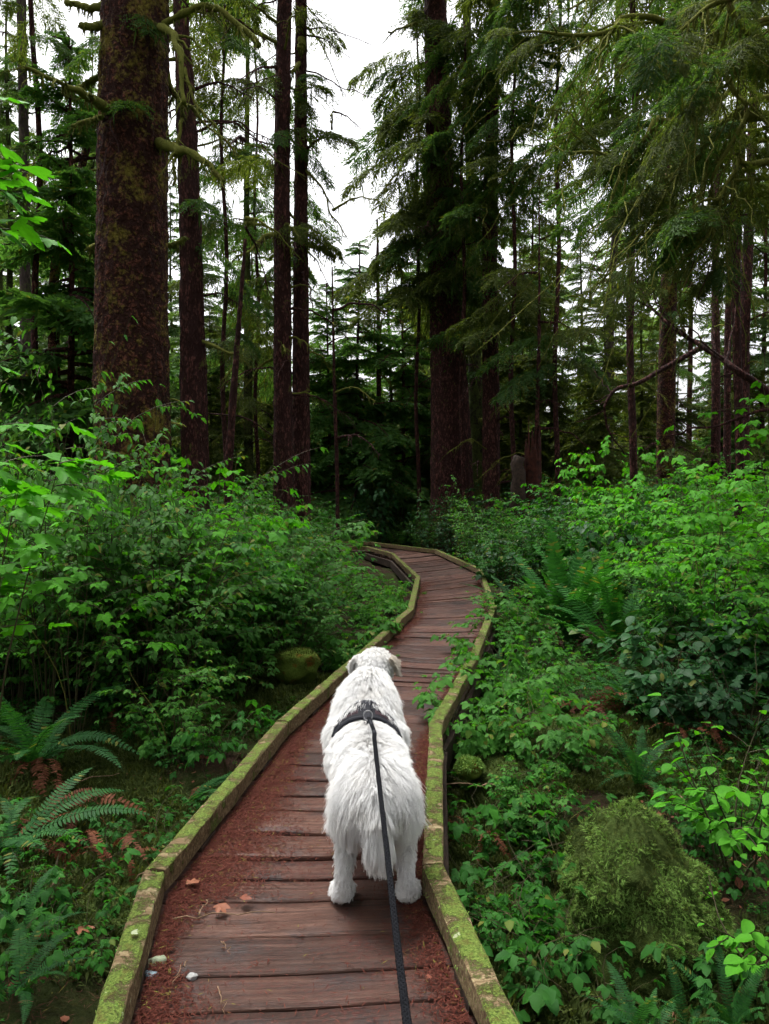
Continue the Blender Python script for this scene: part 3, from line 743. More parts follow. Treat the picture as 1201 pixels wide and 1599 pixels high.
BO = [bough_arrays(1.0, 100 + k, 17, 11, d, 6, w3=.017, tl=(.06, .15)) for k, d in enumerate((.5, .8, 1.0, .65))]
def conifer_proto(seed, H, h0, lmax, nb, mat, shape=1.0, bare=0.0, trunk_r=.16):
    rs = np.random.default_rng(seed)
    crown, axes = Acc(), Acc()
    hz = h0 + (H - h0) * (np.sort(rs.random(nb)) ** .9)
    for h in hz:
        f = (H - h) / (H - h0)
        L = lmax * (f ** shape) * rs.uniform(.6, 1.1) + .25
        az = rs.uniform(0, 2 * math.pi); pitch = R(rs.uniform(-22, 8)) + R(18) * (1 - f)
        V, Q, ax = BO[rs.integers(len(BO))]
        if rs.random() < bare:
            P = (ax @ rots(az, pitch, 0, L)[0].T) + [0, 0, h]; axes.tube(P, np.linspace(.03, .006, 8), 4, False); continue
        Mx = rots(az, pitch, rs.normal(0, .15), L)
        sc = np.array([[max(.8, 1.0), 1, 1]])
        crown.stamp(V, Q, Mx, np.array([[0, 0, h]]))
        axes.tube((ax @ Mx[0].T) + [0, 0, h], np.linspace(.012 + .014 * L, .004, 8), 4, False)
    tr = Acc()
    zz = np.linspace(-.3, H, 14)
    tr.tube([(.05 * math.sin(z * .7 + seed), .05 * math.cos(z * .5), z) for z in zz], np.interp(zz, [-.3, .4, H], [trunk_r * 1.3, trunk_r, .015]), 12)
    a = np.concatenate
    V1, Q1, T1 = axes.arrays()
    tr.add(V1, Q1, T1)
    return crown.mesh('crown', M[mat]), tr.mesh('trunk', M['bark_mossy'] if seed % 2 else M['bark_dark'], True), H
CON = [conifer_proto(1, 22, 3.0, 3.4, 100, 'needle', .8), conifer_proto(2, 24, 5.0, 3.0, 90, 'needle', .6, .15),
       conifer_proto(3, 20, 2.0, 3.2, 105, 'needle_pale', .9), conifer_proto(4, 26, 7.0, 3.2, 85, 'needle_pale', .5, .25),
       conifer_proto(5, 18, 1.2, 3.0, 110, 'needle_olive', .9, .15), conifer_proto(6, 7, .5, 2.0, 120, 'needle_mid', .9, .03, .06),
       conifer_proto(7, 9, .8, 2.2, 105, 'needle_olive', .8, .12, .07)]
def conifer(px, Y, kind, s, label, group=None, name='conifer_tree', X=None):
    x = (px - 600.5) / FPX * Y if X is None else X
    z = ghf(x, Y) - .05
    root = empty(name, (x, Y, z), random.uniform(0, 6.28), s)
    cr, tr, H = CON[kind]
    link('crown', cr, root); link('trunk', tr, root)
    tag(root, label, 'tree', group); return root
# understory conifers that can be told apart
for (px, Y, kind, s, lab) in [
    (560, 27, 5, 1.50, 'layered green conifer filling the foot of the sky gap'),
    (512, 27, 5, 1.30, 'young conifer just right of the close pair of slim trunks'),
    (628, 29, 5, 1.45, 'drooping young conifer just left of the broad flared trunk'),
    (650, 30, 0, .62, 'conifer whose top reaches beside the broad flared trunk'),
    (735, 30, 6, 1.30, 'mossy drooping conifer between the two dark trunks past the bend'),
    (812, 27, 6, 1.15, 'mossy conifer behind the broken stump'),
    (860, 26, 4, .62, 'olive conifer right of the broken stump'),
    (905, 34, 2, .75, 'pale green conifer in the right-hand gap'),
    (1000, 30, 4, .60, 'olive conifer low behind the bright shrubs on the right'),
    (940, 22, 6, .85, 'small drooping conifer behind the fern clump'),
    (420, 30, 6, 1.1, 'small mossy conifer in the pale gap left of the close pair'),
    (330, 26, 6, .85, 'small olive conifer behind the leaning dead spruce'),
    (112, 15, 5, 1.45, 'dark bushy conifer between the left edge and the massive spruce'),
    (20, 21, 2, .8, 'tall pale conifer at the left edge behind the maple bush'),
    (150, 28, 2, .9, 'tall conifer directly behind the massive spruce')]:
    conifer(px, Y, kind, s, lab)
# taller trees further back, left and right of the sky gap
rt = random.Random(21)
def sky_cap(px, Y, H):
    """how tall a tree may stand here without closing the gap in the sky"""
    if 470 < px < 655: return min(1, (1.6 + (770 - 450) / FPX * Y) / H)
    if 300 < px <= 470: return min(1, (1.6 + (770 - 330) / FPX * Y) / H) if rt.random() < .5 else .95
    return 1.0
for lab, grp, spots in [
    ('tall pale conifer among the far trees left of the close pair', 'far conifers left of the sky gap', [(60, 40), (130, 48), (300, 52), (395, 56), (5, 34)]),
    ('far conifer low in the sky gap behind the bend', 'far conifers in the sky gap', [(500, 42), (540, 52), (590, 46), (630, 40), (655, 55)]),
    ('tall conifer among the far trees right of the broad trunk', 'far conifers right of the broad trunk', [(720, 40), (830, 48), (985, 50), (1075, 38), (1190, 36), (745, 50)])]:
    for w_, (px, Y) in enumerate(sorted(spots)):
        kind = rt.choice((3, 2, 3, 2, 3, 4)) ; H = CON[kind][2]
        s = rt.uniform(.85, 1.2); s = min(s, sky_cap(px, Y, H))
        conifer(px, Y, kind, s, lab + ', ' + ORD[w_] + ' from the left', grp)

# ------------------------------------------------------------------ boughs hanging in from a spruce outside the frame on the right
def overhang():
    tx, ty = 6.3, 7.0; g = ghf(tx, ty) - .2
    root = empty('overhanging_spruce', (tx, ty, g)); loc = Vector((tx, ty, g))
    tag(root, 'mossy spruce boughs with drooping needles reaching in from the upper right edge', 'tree')
    link('trunk', trunk_mesh('trunk', [Vector((0, 0, 0)), Vector((.1, 0, 6)), Vector((0, .1, 14))], [.42, .36, .26], 40, 60, M['bark_red'], .03, 6, .4), root)
    rs = random.Random(5)
    limbs = [([(1201, 105), (1117, 138), (1046, 192), (1000, 225), (950, 242), (880, 236)], 6.4, .055, 1.0),
             ([(1201, 122), (1130, 150), (1060, 200), (1000, 262), (950, 300)], 7.2, .04, .9),
             ([(1201, -12), (1104, 0), (1033, 31), (983, 50), (929, 62), (846, 58), (780, 46)], 6.8, .05, .8),
             ([(1201, 180), (1138, 192), (1100, 217), (1058, 267), (1009, 300), (960, 330)], 6.0, .042, 1.0),
             ([(1196, 30), (1159, 167), (1117, 292), (1075, 396)], 5.8, .03, .4),
             ([(1201, 40), (1150, 60), (1090, 110), (1050, 160)], 7.6, .035, .6),
             ([(1201, 250), (1170, 300), (1140, 370), (1128, 420)], 6.6, .03, .6),
             ([(1201, -60), (1080, -50), (950, -20), (860, 20)], 7.8, .05, .7),
             ([(1201, -20), (1170, 60), (1110, 130), (1080, 190)], 5.4, .03, .5),
             ([(1201, 330), (1160, 336), (1110, 334)], 6.2, .014, .1)]
    for w in range(10):        # bare mossy shoots between the main limbs
        x0, y0 = 1215, rs.uniform(-60, 330); ln = rs.uniform(150, 360); sl_ = rs.uniform(.25, .75)
        limbs.append(([(x0, y0), (x0 - ln * .35, y0 + ln * .35 * sl_ * .6), (x0 - ln * .7, y0 + ln * .7 * sl_), (x0 - ln, y0 + ln * sl_ * 1.05)], rs.uniform(5.2, 8), rs.uniform(.014, .03), .7))
    for k, (poly, dY, r0, moss) in enumerate(limbs):
        q = [at(x, y, dY + .5 * (x - 1000) / 200 * .4) - loc for (x, y) in poly]
        z0 = q[0].z + .5
        q = [Vector((0, 0, max(q[0].z * 1.03, z0)))] + q
        br = link('branch', limb_mesh('branch', q, r0 * .95, .006, M['moss'] if moss > .3 else M['bark_dark'], moss * .8, k * 3.3 + 1, 14 if k < 10 else 4, .3, 40), root)
        if moss > .3: fuzz(br, 1500, k, 'moss_strand', .015, .045, .004)
        P = spline(q, 60)
        n = 13 if k < 9 and k != 4 else 3
        for w in range(n):
            f = rs.uniform(.30, 1.0); p = P[int(f * 59)]; d = (P[min(59, int(f * 59) + 1)] - P[int(f * 59) - 1]).normalized()
            az = math.atan2(d.y, d.x) - math.pi / 2 + rs.uniform(-1.1, 1.1)
            link('needle_spray', FB[rs.randrange(4)], br, p, (R(rs.uniform(-50, 0)), rs.uniform(-.4, .4), az), rs.uniform(.28, .70))
overhang()
# boughs of the trunks past the bend (drooping needles on the broad trunk and its neighbour)
def hung_boughs(label, px, Y, spec, seed):
    c = at(px, 770, Y); loc = Vector((c.x, Y, ghf(c.x, Y)))
    root = empty('hemlock_tree', loc); rs = random.Random(seed)
    tag(root, label, 'tree')
    A = Acc(); zz = np.linspace(-.2, 17, 18)
    A.tube([(.06 * math.sin(z), .05 * math.cos(z * .8), z) for z in zz], np.interp(zz, [0, 17], [.075, .03]), 10)
    link('trunk', A.mesh('trunk', M['bark_dark'], True), root)
    for (py, n, Lmin, Lmax) in spec:
        z = at(px, py, Y).z - loc.z
        for k in range(n):
            link('bough', FB[rs.randrange(4)], root, (0, 0, z + rs.uniform(-.5, .5)), (R(rs.uniform(-25, 5)), rs.uniform(-.2, .2), rs.uniform(0, 6.28)), rs.uniform(Lmin, Lmax))
hung_boughs('feathery hemlock in the gap between the leaning dead spruce and the close pair', 352, 21, [(-30, 6, 1.5, 2.6), (60, 6, 1.4, 2.4), (150, 5, 1.3, 2.2), (240, 5, 1.3, 2.2), (330, 5, 1.3, 2.2), (430, 5, 1.3, 2.2), (520, 4, 1.2, 2)], 31)
hung_boughs('feathery hemlock just left of the close pair of slim trunks', 402, 26, [(10, 4, 1.4, 2.4), (120, 4, 1.4, 2.4), (260, 5, 1.5, 2.5), (360, 5, 1.5, 2.6), (440, 5, 1.5, 2.6), (540, 4, 1.4, 2.4)], 32)
hung_boughs('pale hemlock in the upper left corner', 62, 15, [(-40, 4, 1.2, 2.0), (60, 3, 1.0, 1.7), (200, 3, .8, 1.5), (310, 4, 1.0, 1.7)], 33)
hung_boughs('weeping hemlock narrowing the sky gap left of the broad trunk', 652, 25, [(20, 5, 1.4, 2.4), (90, 6, 1.6, 2.6), (170, 6, 1.6, 2.8), (250, 7, 1.8, 3.0), (320, 7, 1.8, 3.2), (390, 7, 1.8, 3.2), (450, 6, 1.8, 3.0)], 34)
hung_boughs('hemlock filling the upper right behind the mossy limbs', 985, 14, [(-60, 6, 1.2, 2.2), (10, 5, 1.2, 2.2), (80, 5, 1.2, 2.2), (150, 4, 1.0, 2.0), (230, 3, 1.0, 1.8)], 35)
hung_boughs('hemlock at the upper right edge behind the mossy limbs', 1150, 12, [(-60, 5, 1.1, 2.0), (20, 5, 1.1, 2.0), (100, 4, 1.1, 2.0), (190, 4, 1.0, 1.8), (280, 3, .9, 1.6)], 36)
hung_boughs('hemlock with weeping dark needles in front of the broad flared trunk', 722, 22.5, [(40, 5, 1.8, 2.9), (110, 5, 1.3, 2.2), (190, 4, 1.2, 2.0), (280, 5, 1.4, 2.2), (360, 4, 1.2, 2.2), (430, 6, 1.4, 2.6)], 4)
hung_boughs('hemlock with weeping needles and bare lower stem right of the narrow black trunk', 800, 21.0, [(20, 6, 1.4, 2.3), (100, 6, 1.4, 2.3), (180, 6, 1.4, 2.3), (260, 6, 1.4, 2.2), (350, 4, 1.2, 1.8), (440, 5, 1.4, 2.2), (500, 4, 1.2, 2.0)], 8)
hung_boughs('hemlock with dark weeping needles high behind the narrow black trunk', 868, 20, [(-20, 7, 1.6, 2.6), (60, 7, 1.6, 2.6), (150, 6, 1.5, 2.4), (230, 5, 1.4, 2.2), (540, 5, 1.4, 2.3)], 12)

# bare dead branch slanting down through the right side
def dead_branch(label, poly, r0, seed, tw):
    a = at(*poly[-1]); loc = Vector(a)
    o = link('dead_branch', limb_mesh('dead_branch', [at(*p) - loc for p in poly][::-1], r0, .006, M['bark_dark'], 0, seed, tw, -.4, 30), None, loc)
    tag(o, label, 'branch')
dead_branch('bare dark branch slanting down in front of the right-hand trunks', [(925, 415, 9), (1017, 488, 8.6), (1092, 538, 8.3), (1150, 575, 8), (1230, 640, 7.8)], .05, 3, 18)
dead_branch('thin pale twig crossing above the bright right-hand shrubs', [(1040, 682, 6), (1100, 668, 5.8), (1201, 640, 5.5), (1260, 625, 5.4)], .014, 6, 6)
dead_branch('kinked mossy dead branch hanging above the fern clump', [(975, 710, 9.2), (955, 680, 9.1), (945, 640, 9), (960, 610, 9), (1010, 590, 9.1), (1100, 540, 9.3)], .035, 9, 8)

# ------------------------------------------------------------------ leaves
def leaf_tpl(n, width, peak=.38, teeth=0.0, fold=.22, curl=.25, lobes=False):
    V, Q = [], []
    for q in range(n + 1):
        y = q / n
        w = width * (math.sin(math.pi * min(1, y ** (math.log(.5) / math.log(peak)))) ** .8 if 0 < q < n else .03)
        if teeth and 0 < q < n: w *= 1 + teeth * (1 if q % 2 else -1)
        z = -curl * y * y
        V += [(-w, y + (.03 if q % 2 else 0) * (teeth > 0), z + fold * w), (0, y, z), (w, y + (.03 if q % 2 else 0) * (teeth > 0), z + fold * w)]
    for q in range(n):
        a = q * 3; Q += [(a, a + 1, a + 4, a + 3), (a + 1, a + 2, a + 5, a + 4)]
    return np.array(V), np.array(Q)
def trifoliate(n, w=.36, teeth=.0, droop=.1):
    """three leaflets on a short stalk, overall about 1 unit long"""
    TV, TQ = leaf_tpl(n, w, .36, teeth)
    A = Acc()
    A.stamp(TV, TQ, rots([0, R(68), R(-68)], [-droop, -droop - .1, -droop - .1], [0, .12, -.12], [.60, .50, .50]), [(0, .40, 0), (-.015, .36, 0), (.015, .36, 0)])
    A.add([(-.008, 0, 0), (.008, 0, 0), (.008, .42, 0), (-.008, .42, 0)], [(0, 1, 2, 3)])
    V, Q, T = A.arrays(); return V, Q
def maple_leaf():
    out = []
    lob = [(0, 1.0), (.62, .86), (-.62, .86), (1.35, .55), (-1.35, .55)]
    order = sorted(lob, key=lambda q: q[0]); pts = [(0, -.02)]
    prev = None
    for a, r in order:
        if prev is not None:
            m = (a + prev) / 2; pts.append((math.sin(m) * .62, math.cos(m) * .62))
        for da, rr in ((-.24, .70), (-.13, .86), (0, 1), (.13, .86), (.24, .70)):
            pts.append((math.sin(a + da) * r * rr, math.cos(a + da) * r * rr))
        prev = a
    V = [(0, .12, .0)] + [(x, y + .1, -.16 * (x * x + y * y) + .05 * math.sin(9 * math.atan2(x, y + .3))) for x, y in pts]
    n = len(pts); T = [(0, 1 + (q + 1) % n, 1 + q) for q in range(n)]
    return np.array(V), np.array(T)
TRI_HI = trifoliate(8, .38, .13); TRI_MD = trifoliate(4, .37, .10); TRI_LO = trifoliate(3, .36)
OVAL = leaf_tpl(3, .30, .45); OVAL_LO = leaf_tpl(2, .32, .5); BROAD = leaf_tpl(6, .36, .42, 0, .18, .2)
MAPLE = maple_leaf()

def shrub_parts(seed, H, spread, nst, nlf, lsz, bare=.35, sub=4, upr=1.0, wavy=.06, r0=.007, sl=(.12, .30)):
    """stems + leaf placements: returns stem Acc, matrices, positions"""
    rs = np.random.default_rng(seed); S = Acc(); Ms, Ps = [], []
    for k in range(nst):
        az = k * 2.4 + rs.uniform(-.5, .5); sp = spread * rs.uniform(.35, 1.0); h = H * rs.uniform(.55, 1.10)
        d = np.array([math.cos(az), math.sin(az), 0]); b = d * rs.uniform(0, .10)
        t = np.linspace(0, 1, 8)
        P = b + d * (sp * t ** 1.5)[:, None] + np.stack([0 * t, 0 * t, h * (t - .12 * t * t * (2 - upr))], -1)
        P += np.stack([np.sin(t * 5 + k), np.cos(t * 6 + k), 0 * t], -1) * wavy * t[:, None]
        S.tube(P, np.linspace(r0, r0 * .25, 8), 4, False)
        lines = [(P, bare)]
        for q in range(sub):
            u = rs.uniform(bare * .8, .95); p0 = np.array([np.interp(u, t, P[:, c]) for c in range(3)])
            a2 = az + rs.uniform(-1.4, 1.4); L = H * rs.uniform(*sl)
            e = np.array([math.cos(a2), math.sin(a2), rs.uniform(.1, .7)]); tt = np.linspace(0, 1, 5)
            P2 = p0 + e * (L * tt)[:, None] + np.stack([0 * tt, 0 * tt, -.25 * L * tt ** 2], -1)
            S.tube(P2, np.linspace(r0 * .5, r0 * .18, 5), 3, False); lines.append((P2, .1))
        for (PP, b0) in lines:
            n = max(2, int(nlf * (1.0 if PP is P else .55) * rs.uniform(.7, 1.2)))
            u = np.sort(rs.uniform(b0, 1, n)); u[-1] = 1
            tt = np.linspace(0, 1, len(PP)); pos = np.stack([np.interp(u, tt, PP[:, c]) for c in range(3)], -1)
            dirn = PP[-1] - PP[0]; a0 = math.atan2(dirn[1], dirn[0])
            yaw = a0 - math.pi / 2 + np.where(np.arange(n) % 2, 1, -1) * rs.uniform(.3, 1.4, n); yaw[-1] = a0 - math.pi / 2
            Ms.append(rots(yaw, rs.uniform(-.6, .12, n), rs.normal(0, .22, n), lsz * rs.uniform(.45, 1.25, n))); Ps.append(pos)
    return S, np.concatenate(Ms), np.concatenate(Ps)
def shrub_proto(seed, tpl, mat, **kw):
    S, Mx, P = shrub_parts(seed, **kw)
    A = Acc(); V, F = tpl; A.stamp(V, F, Mx, P)
    return A.mesh('foliage', M[mat]), S.mesh('stems', M['stem'])
PROTO = {
    'salmon': [shrub_proto(20 + k, TRI_MD, 'salmon', H=1.9, spread=.75, nst=11, nlf=14, lsz=.115, sub=6, bare=.5) for k in range(4)],
    'bright': [shrub_proto(30 + k, TRI_MD, 'bright', H=1.9, spread=.8, nst=10, nlf=13, lsz=.125, sub=5) for k in range(3)],
    'huckle': [shrub_proto(40 + k, OVAL, 'huckle', H=1.5, spread=.7, nst=13, nlf=26, lsz=.050, sub=9, bare=.25, wavy=.05, r0=.005) for k in range(4)],
    'pale': [shrub_proto(45 + k, TRI_LO, 'huckle', H=1.2, spread=.65, nst=12, nlf=13, lsz=.10, sub=5, bare=.2) for k in range(3)],
    'lush': [shrub_proto(145 + k, TRI_MD, 'lush', H=.75, spread=.48, nst=13, nlf=9, lsz=.105, sub=4, bare=.2, r0=.004) for k in range(3)],
    'salal': [shrub_proto(50 + k, BROAD, 'salal', H=.9, spread=.6, nst=11, nlf=9, lsz=.105, sub=4, bare=.2) for k in range(3)],
    'herb': [shrub_proto(60 + k, TRI_MD, 'herb', H=.34, spread=.22, nst=7, nlf=3, lsz=.095, sub=1, bare=.45, r0=.003) for k in range(4)],
    'tiny': [shrub_proto(70 + k, TRI_LO, 'herb', H=.22, spread=.22, nst=9, nlf=6, lsz=.045, sub=2, bare=.3, r0=.002) for k in range(3)],
    'dark': [shrub_proto(80 + k, OVAL, 'salal', H=1.3, spread=.7, nst=11, nlf=20, lsz=.06, sub=7, bare=.15, r0=.005) for k in range(3)],
}
rv = random.Random(99)
def shrub(kind, X, Y, s, label, group=None, name='leafy_shrub', zs=1.0, cat='shrub', var=None):
    f, st = PROTO[kind][rv.randrange(len(PROTO[kind])) if var is None else var]
    root = empty(name, (X, Y, ghf(X, Y) - .03), rv.uniform(0, 6.28)); root.scale = (s, s, s * zs)
    link('foliage', f, root); link('stems', st, root)
    tag(root, label, cat, group); return root
def topz(py, Y): return at(600, py, Y).z
def shrub_px(kind, px, ytop, Y, label, group=None, H=None, **kw):
    """a shrub whose top shows at picture height ytop"""
    X = (px - 600.5) / FPX * Y
    h0 = {'salmon': 1.85, 'bright': 1.85, 'huckle': 1.45, 'pale': 1.15, 'lush': .72, 'salal': .85, 'herb': .36, 'tiny': .22, 'dark': 1.25}[kind]
    s = max(.35, (topz(ytop, Y) - ghf(X, Y)) / h0)
    zs = 1.0
    if s > 1.35: zs = s / 1.35; s = 1.35
    return shrub(kind, X, Y, s, label, group, zs=zs, **kw)

# large-leaved bushes near the camera, every leaf its own piece
def leaf_meshes(tpl, mat, name):
    V, F = tpl; A = Acc()
    A.add(V, F if F.shape[1] == 4 else None, F if F.shape[1] == 3 else None)
    return A.mesh(name, M[mat])
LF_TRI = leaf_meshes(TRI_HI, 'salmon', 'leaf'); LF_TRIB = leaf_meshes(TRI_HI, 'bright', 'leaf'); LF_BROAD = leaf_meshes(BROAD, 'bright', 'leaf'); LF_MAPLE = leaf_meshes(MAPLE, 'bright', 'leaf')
LF_SAL = leaf_meshes(BROAD, 'salal', 'leaf')
def hero_bush(name, cat, label, X, Y, me, seed, zs=None, **kw):
    root = empty(name, (X, Y, ghf(X, Y) - .03), rv.uniform(0, 6.28)); tag(root, label, cat)
    S, Mx, P = shrub_parts(seed, **kw)
    link('stems', S.mesh('stems', M['stem']), root)
    for m, p in zip(Mx[:290], P[:290]):
        o = link('leaf', me, root)
        o.matrix_basis = Matrix.Translation(Vector(p)) @ Matrix([list(r) for r in m]).to_4x4()
    return root
hero_bush('maple_bush', 'bush', 'vivid green broad-leaved bush leaning in at the left edge', -1.74, 3.15, LF_MAPLE, 401, H=3.40, spread=.42, nst=12, nlf=7, lsz=.115, bare=.78, sub=5, upr=2.0, sl=(.03, .08))
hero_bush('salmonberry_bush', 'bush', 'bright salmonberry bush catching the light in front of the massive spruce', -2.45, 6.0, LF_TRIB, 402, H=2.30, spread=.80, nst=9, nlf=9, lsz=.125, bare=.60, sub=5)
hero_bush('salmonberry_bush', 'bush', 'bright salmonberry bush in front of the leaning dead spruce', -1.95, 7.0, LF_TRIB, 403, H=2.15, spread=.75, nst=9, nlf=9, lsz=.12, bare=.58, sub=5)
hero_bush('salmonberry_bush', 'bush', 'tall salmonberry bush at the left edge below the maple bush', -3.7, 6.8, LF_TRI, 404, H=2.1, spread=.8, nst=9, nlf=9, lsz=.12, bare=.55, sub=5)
hero_bush('leafy_bush', 'bush', 'light green oval-leaved bush beside the moss-covered stump', 1.72, 3.75, LF_BROAD, 405, H=.95, spread=.50, nst=12, nlf=10, lsz=.075, bare=.35, sub=2)
hero_bush('leafy_bush', 'bush', 'light green oval-leaved bush at the lower right corner', 1.50, 2.95, LF_BROAD, 406, H=.62, spread=.32, nst=8, nlf=8, lsz=.065, bare=.3, sub=2)
hero_bush('leafy_bush', 'bush', 'bright leafy branch end poking in at the right edge above the shrubs', 2.75, 5.0, LF_TRIB, 407, H=2.85, spread=.65, nst=5, nlf=9, lsz=.13, bare=.6, sub=4)
hero_bush('salal_bush', 'bush', 'dark glossy round-leaved bush at the right edge above the oval-leaved bush', 2.75, 5.8, LF_SAL, 408, H=1.1, spread=.7, nst=12, nlf=9, lsz=.095, bare=.2, sub=3)

# shrubs that can be placed by eye
for kind, px, yt, Y, lab in [
    ('huckle', 70, 470, 6.2, 'tall fine-leaved huckleberry in front of the massive spruce at left'),
    ('huckle', 220, 760, 6.4, 'thin fine-leaved twiggy shrub in front of the bright salmonberry'),
    ('pale', 60, 800, 7.4, 'small-leaved shrub at the front of the left thicket'),
    ('pale', 350, 830, 8.0, 'small-leaved shrub at the front right of the left thicket'),
    ('huckle', 20, 730, 6.8, 'thin twiggy shrub at the left edge below the maple bush'),
    ('huckle', 165, 500, 6.8, 'fine-leaved huckleberry against the massive spruce trunk'),
    ('pale', 490, 800, 10.0, 'pale small-leaved shrub close to the left rail at the bend'),
    ('pale', 440, 835, 8.8, 'pale shrub left of the boardwalk before the bend'),
    ('lush', 545, 925, 8.6, 'low pale shrub overhanging the left rail behind the dog'),
    ('salmon', 470, 735, 11.5, 'salmonberry shrub below the close pair of slim trunks'),
    ('salmon', 430, 745, 14, 'salmonberry shrub beside the dark understory'),
    ('salmon', 410, 770, 8.5, 'salmonberry shrub right of the bright bushes'),
    ('huckle', 450, 820, 8.0, 'fine-leaved shrub above the mossy rocks'),
    ('lush', 762, 1040, 5.3, 'bright low shrub outside the right rail beyond the dog'),
    ('lush', 845, 1050, 5.1, 'bright low shrub below the fern clump'),
    ('lush', 795, 950, 7.4, 'leafy plant growing through the right rail'),
    ('pale', 800, 900, 10.5, 'green shrub outside the right rail at the bend'),
    ('salal', 1060, 985, 6.3, 'glossy dark shrub left of the round-leaved bush'),
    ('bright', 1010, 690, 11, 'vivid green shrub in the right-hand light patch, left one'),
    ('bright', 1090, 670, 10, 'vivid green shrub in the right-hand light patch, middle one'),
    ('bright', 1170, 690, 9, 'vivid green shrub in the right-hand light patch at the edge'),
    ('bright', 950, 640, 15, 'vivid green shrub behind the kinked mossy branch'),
    ('salmon', 1120, 790, 7.5, 'salmonberry shrub below the right-hand light patch'),
    ('salmon', 900, 790, 12, 'salmonberry shrub with arching leaves behind the fern clump'),
    ('huckle', 1040, 830, 8.5, 'twiggy thin shrub right of the fern clump'),
    ('herb', 745, 1185, 4.4, 'small-leaved plant beside the right rail next to the dog'),
    ('pale', 835, 1175, 4.3, 'pale sprawling plant left of the moss-covered stump')]:
    shrub_px(kind, px, yt, Y, lab)

DESC = {'salmon': 'three-leaved green', 'bright': 'vivid green', 'huckle': 'fine-leaved', 'pale': 'pale small-leaved', 'salal': 'glossy round-leaved', 'dark': 'dark small-leaved'}
for kind, px, yt, Y, lab in [
    ('lush', 785, 995, 6.3, 'pale leafy shrub pressed against the right rail below the bend'),
    ('lush', 840, 1000, 6.8, 'lush pale shrub outside the right rail between the ferns'),
    ('lush', 800, 915, 9.2, 'lush pale shrub at the right rail just before the bend'),
    ('herb', 700, 1215, 4.6, 'low plant under the right rail by the dog'),
    ('pale', 1140, 1150, 4.3, 'pale leafy shrub behind the oval-leaved bush'),
    ('salmon', 830, 925, 8.6, 'three-leaved shrub at the right rail just past the fern clump'),
    ('pale', 420, 880, 8.4, 'pale leafy shrub behind the mossy rocks'),
    ('pale', 370, 930, 7.2, 'small pale shrub left of the mossy rocks'),
    ('pale', 270, 1000, 5.6, 'low pale shrub in the open left of the rail'),
    ('lush', 600, 888, 12.6, 'leafy plant filling the inner corner of the left rail at the bend'),
    ('lush', 575, 905, 11.4, 'leafy plant left of the rail corner at the bend'),
    ('lush', 622, 905, 12.0, 'leafy plant hugging the left rail corner at the bend'),
    ('lush', 560, 878, 13.6, 'leafy plant beyond the rail corner at the bend'),
    ('lush', 605, 930, 10.2, 'leafy plant touching the left rail before the bend'),
    ('lush', 530, 890, 12.4, 'leafy plant in the low patch left of the bend'),
    ('lush', 540, 868, 16.0, 'leafy plant at the far end of the left rail'),
    ('herb', 350, 1060, 5.3, 'small leafy plant between the low shrub and the left rail'),
    ('pale', 575, 985, 7.6, 'low pale shrub between the mossy rocks and the left rail')]:
    shrub_px(kind, px, yt, Y, lab)
def scatter(zone, n, kinds, ytop, label, group, seed, mind=.95):
    r_ = random.Random(seed); k = 0; tries = 0; got = []
    while k < n and tries < n * 40:
        tries += 1
        Y = r_.uniform(*zone[1]); px = r_.uniform(*zone[0]); X = (px - 600.5) / FPX * Y
        if path_dist(X, Y) < mind + (.25 if Y < 6 else 0) + (1.3 if Y > 12 and px < 660 else 0): continue
        if 780 < px < 1040 and Y < 10.5: continue
        y0 = ytop(px, Y) + r_.uniform(-30, 60)
        kd_ = r_.choice(kinds); got.append((px, shrub_px(kd_, px, y0, Y, label, group), kd_)); k += 1
    for w, (px, o, kd_) in enumerate(sorted(got, key=lambda q: q[0])):
        o['label'] = '%s shrub, %s from the left among the %s' % (DESC[kd_], ORD[w], group)
scatter(((-40, 420), (6.2, 11)), 28, ['salmon', 'huckle', 'huckle', 'bright', 'pale'], lambda px, Y: 700 + max(0, px - 300) * .5, 'salmonberry shrub in the thicket below the massive spruce', 'thicket shrubs on the left', 1, 2.0)
scatter(((-40, 200), (6.6, 8.0)), 6, ['huckle', 'dark'], lambda px, Y: 830, 'dark leafy shrub low in the left thicket', 'low shrubs on the left', 2, 2.6)
scatter(((330, 465), (9, 17)), 15, ['salmon', 'pale', 'huckle'], lambda px, Y: 750 + (17 - Y) * 5, 'green shrub between the thicket and the dark understory', 'shrubs left of the bend', 3)
scatter(((560, 800), (16, 26)), 22, ['dark', 'dark', 'salal', 'huckle'], lambda px, Y: 765, 'dark shrub in the shade under the broad flared trunk', 'dark shrubs past the bend', 4, 1.1)
scatter(((770, 1000), (10.5, 18)), 18, ['dark', 'salmon', 'huckle', 'salal'], lambda px, Y: 770 + (17 - Y) * 7, 'shrub in the shade between the stump and the fern clump', 'shrubs right of the bend', 5)
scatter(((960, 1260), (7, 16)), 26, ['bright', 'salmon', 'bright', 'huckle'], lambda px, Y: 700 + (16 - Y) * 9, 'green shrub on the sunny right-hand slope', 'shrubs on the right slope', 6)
scatter(((1010, 1240), (5.6, 8.0)), 10, ['salal', 'salmon', 'huckle', 'salal'], lambda px, Y: 880 + (8 - Y) * 50, 'leafy shrub low on the right near the ferns', 'low shrubs on the right', 7, 1.2)

